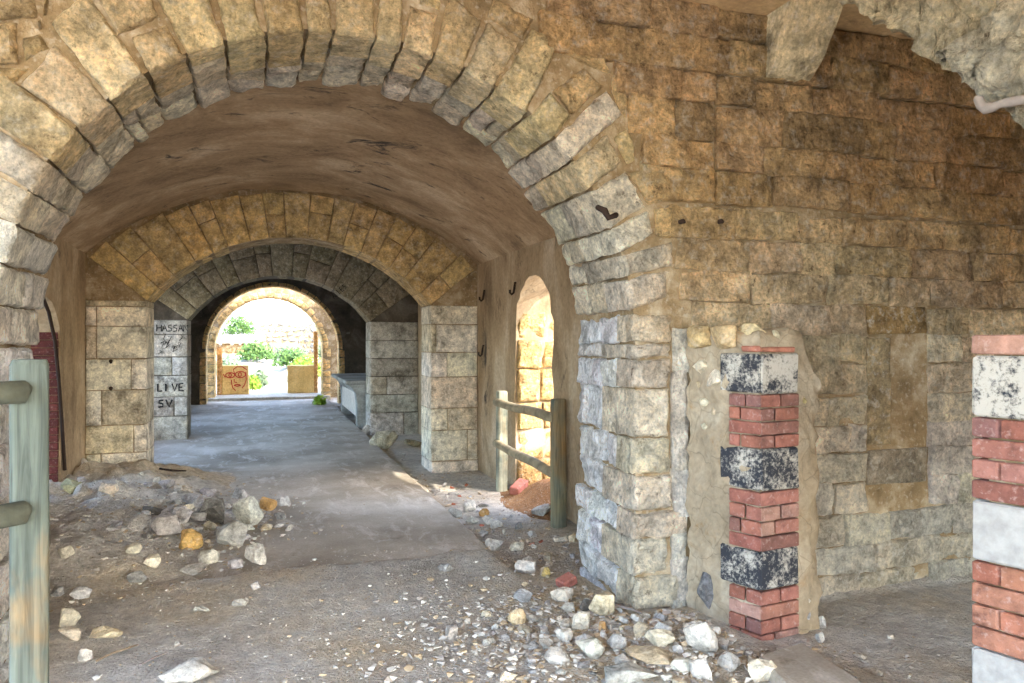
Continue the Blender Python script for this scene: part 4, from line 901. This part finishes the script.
# ================================================================== outside, beyond the archway
def th(x, y): return .03 + sst(23, 34, y) * .95 + .25 * fb((x, y, 0), .25, 3) * sst(23, 26, y) - .25 * sst(.8, .1, abs(x - .35)) * sst(23, 26, y) * (1 - sst(30, 33, y))
struct(mk('ground', *gridmesh(-16, 16, 64, 22.9, 60, 74, th), 'dry', smooth=80), 'sunlit dry path outside the archway', 'ground')
def foliage(c, rad, n, size, rr):
    V, Fs = [], []
    for _ in range(n):
        d = Vector((rr.gauss(0, 1), rr.gauss(0, 1), rr.gauss(0, 1))).normalized() * rr.uniform(.45, 1) ; p = Vector(c) + Vector((d.x * rad[0], d.y * rad[1], abs(d.z) * rad[2]))
        a = Vector((rr.gauss(0, 1), rr.gauss(0, 1), rr.gauss(0, 1))).normalized(); b = a.orthogonal().normalized(); s = size * rr.uniform(.6, 1.4); k = len(V)
        V += [p - a * s, p + b * s * .45, p + a * s, p - b * s * .45]; Fs.append((k, k + 1, k + 2, k + 3))
    return V, Fs
BU = [(1.12, 25.4, .42, .5, 'leafy', 'bright green weeds beside the right low wall'), (1.45, 27.3, .75, .75, 'leafy', 'bright green shrub right of the sunlit path'), (.95, 29.4, .75, .7, 'leaf', 'green shrub behind the bright shrub'), (-.35, 30.6, .8, .75, 'leaf', 'dark green shrub below the ruined wall'), (-1.5, 27.6, .9, .75, 'leafg', 'grey green shrub above the painted low wall'), (-.42, 25.2, .26, .45, 'leafy', 'small yellow-green weed at the path edge'), (-.2, 26.6, .3, .5, 'leafg', 'grey green weed left of the path'), (2.6, 30.8, .8, .9, 'leafg', 'pale shrub at the right of the far slope'), (.9, 32.6, .9, .6, 'leafg', 'pale low shrub at the end of the path'), (2.75, 33.8, .7, 2.2, 'leafg', 'grey leafy bush overhanging by the right jamb'), (-1.2, 38.0, .8, .9, 'leaf', 'green tuft on the pale cliff')]
rr = random.Random(11)
for x, y, r, h, m, lab in BU:
    zb = th(x, y); t = thing('shrub', (x, y, zb), lab, 'shrub'); zo = 1.0 if y == 38.0 else 0
    mk('foliage', *foliage((x, y, zb + .05 + zo), (r, r * .7, h), 900, .075, rr), m, t); mk('stem', *tube([(x, y, zb - .1), (x + .03, y, zb + h * .5), (x, y + .04, zb + h * .8 + zo)], [.03, .02, .01], 6), 'wood', t, WC)
wx, wy, _ = onG(319, 404, .03); t = thing('weed', (wx, wy, .03), 'bright green weed growing at the gutter by the archway', 'plant')
mk('foliage', *foliage((wx, wy, .03), (.16, .1, .22), 120, .06, rr), leaf('weed_leaves', (150, 190, 60), (190, 220, 90)), t)
def rubble_wall(x0, x1, y, z0, z1, s, colr, lab, n):
    t = thing('rubble_wall', ((x0 + x1) / 2, y, z0), lab, 'wall'); mk('core', *boxm(x0, x1, y, y + .6, z0 - .6, z1 - .05), 'mortar', t)
    parts = []; zc_ = z0
    while zc_ < z1:
        x = x0; h = s * rr.uniform(.7, 1.1)
        while x < x1:
            w = s * rr.uniform(.8, 1.7); V, Fs = hull((w, .3, h), 12, rr.randrange(9999)); parts.append(([p + Vector((x + w / 2, y, zc_ + h / 2)) for p in V], Fs)); x += w * .93
        zc_ += h * .93
    o = stuff(mk('stone_facing', *merge(parts), 'cliff', t, lin(colr))); return t
rubble_wall(-.3, 4.6, 35.0, .7, 2.35, .32, (150, 146, 138), 'sun-bleached rubble wall across the far end of the path', 0)
rubble_wall(-3.4, -.35, 33.0, .6, 1.5, .28, (150, 124, 84), 'low ochre ruined wall left of the far path', 0)
tag(rebase(mk('coping_slab', *prism([(-3.4, 32.6), (-.2, 32.6), (-.2, 33.6), (-3.4, 33.6)], 1.52, 1.66, .03, .03), 'cliff', color=lin((222, 216, 204))), (-1.8, 33.1, 1.52)), 'pale flat coping on the low ruined wall', 'slab')
def cl(x, y): return 0
V, Fs = [], []; nx, nz = 60, 26
for k in range(nz + 1):
    for i in range(nx + 1):
        x = -9 + 20 * i / nx; top = 5.2 - 2.6 * sst(-3, .5, x) + .7 * fb((x, 0, 0), .5, 3); z = .5 + (top - .5) * k / nz; p = Vector((x, 41 + z * .3, z)); V.append(p + Vector((0, -1, .2)) * noise.ridged_multi_fractal(p * .7, .9, 2.1, 5, 1, 2) * .5)
for k in range(nz):
    for i in range(nx): a = k * (nx + 1) + i; Fs.append((a, a + 1, a + nx + 2, a + nx + 1))
for i in range(nx + 1): V.append((V[nz * (nx + 1) + i][0], 47, V[nz * (nx + 1) + i][2] + .3))
for i in range(nx): a = nz * (nx + 1) + i; b = (nz + 1) * (nx + 1) + i; Fs.append((a, a + 1, b + 1, b))
tag(rebase(mk('rock_cliff', V, Fs, 'cliff', color=lin((150, 152, 154)), smooth=60), (0, 42, .5)), 'pale sun-bleached rock cliff rising beyond the far wall', 'cliff')

# ================================================================== small litter and iron
def stick(p, w, label, mat, name='twig', h=.02):
    pts = []
    for px, py in p:
        x, y, _ = onG(px, py, .04); pts.append((x, y, gh(x, y) + h + .01 * R.random()))
    return tag(rebase(mk(name, *tube(pts, [w] * (len(pts) - 1) + [w * .5], 6), mat, color=lin((120, 104, 84)), smooth=60), pts[0]), label, 'twig')
stick([(614, 613), (622, 616), (633, 622), (642, 628)], .008, 'thin white stick lying at the foot of the right jamb', 'crust', h=.03)
stick([(96, 662), (112, 656), (130, 651), (138, 647)], .006, 'dark dry twig on the dirt near the post', 'rail')
stick([(140, 668), (155, 660), (168, 654)], .005, 'short pale twig beside the long white block', 'crust')
stick([(160, 487), (172, 490), (186, 484)], .012, 'dark curved branch behind the left rubble pile', 'rust', h=.08)
def brickbit(px, py, dims, rot, label):
    x, y, _ = onG(px, py, .05); V, Fs = prism([(-dims[0] / 2, -dims[1] / 2), (dims[0] / 2, -dims[1] / 2), (dims[0] / 2, dims[1] / 2), (-dims[0] / 2, dims[1] / 2)], 0, dims[2], .008, .006)
    o = mk('brick_fragment', V, Fs, 'brick', color=lin((168, 104, 88))); o.location = (x, y, (max(gh(x, y), heap(x, y)) if x > 2.2 and y > 6.3 else gh(x, y)) + .01); o.rotation_euler = (.12, -.25, rot); tag(o, label, 'brick')
brickbit(519, 487, (.24, .11, .08), .75, 'loose red brick leaning on the soil under the fence rail')
brickbit(567, 583, (.12, .09, .06), .3, 'red brick fragment at the rear of the right jamb foot')
x, z = onY(604, 216, Y0); tag(rebase(mk('iron_cramp', *tube([(x - .03, Y0 + .02, z + .05), (x - .02, Y0 - .05, z + .02), (x, Y0 - .06, z - .02), (x + .05, Y0 - .05, z), (x + .08, Y0 + .02, z + .005)], [.016, .02, .018, .016, .012], 8), 'rust', smooth=60), (x, Y0, z)), 'twisted black iron cramp on the right haunch of the arch', 'iron cramp')
for px, py, lab in ((680, 222, 'rusty iron peg in the wall right of the arch haunch'), (718, 222, 'rusted iron lump in the wall beside the peg')):
    x, z = onY(px, py, Y0); tag(rebase(mk('iron_peg', *tube([(x, Y0 + .04, z), (x, Y0 - .035, z), (x + .004, Y0 - .045, z - .01)], [.014, .014, .008], 8), 'rust', smooth=60), (x, Y0, z)), lab, 'iron peg')
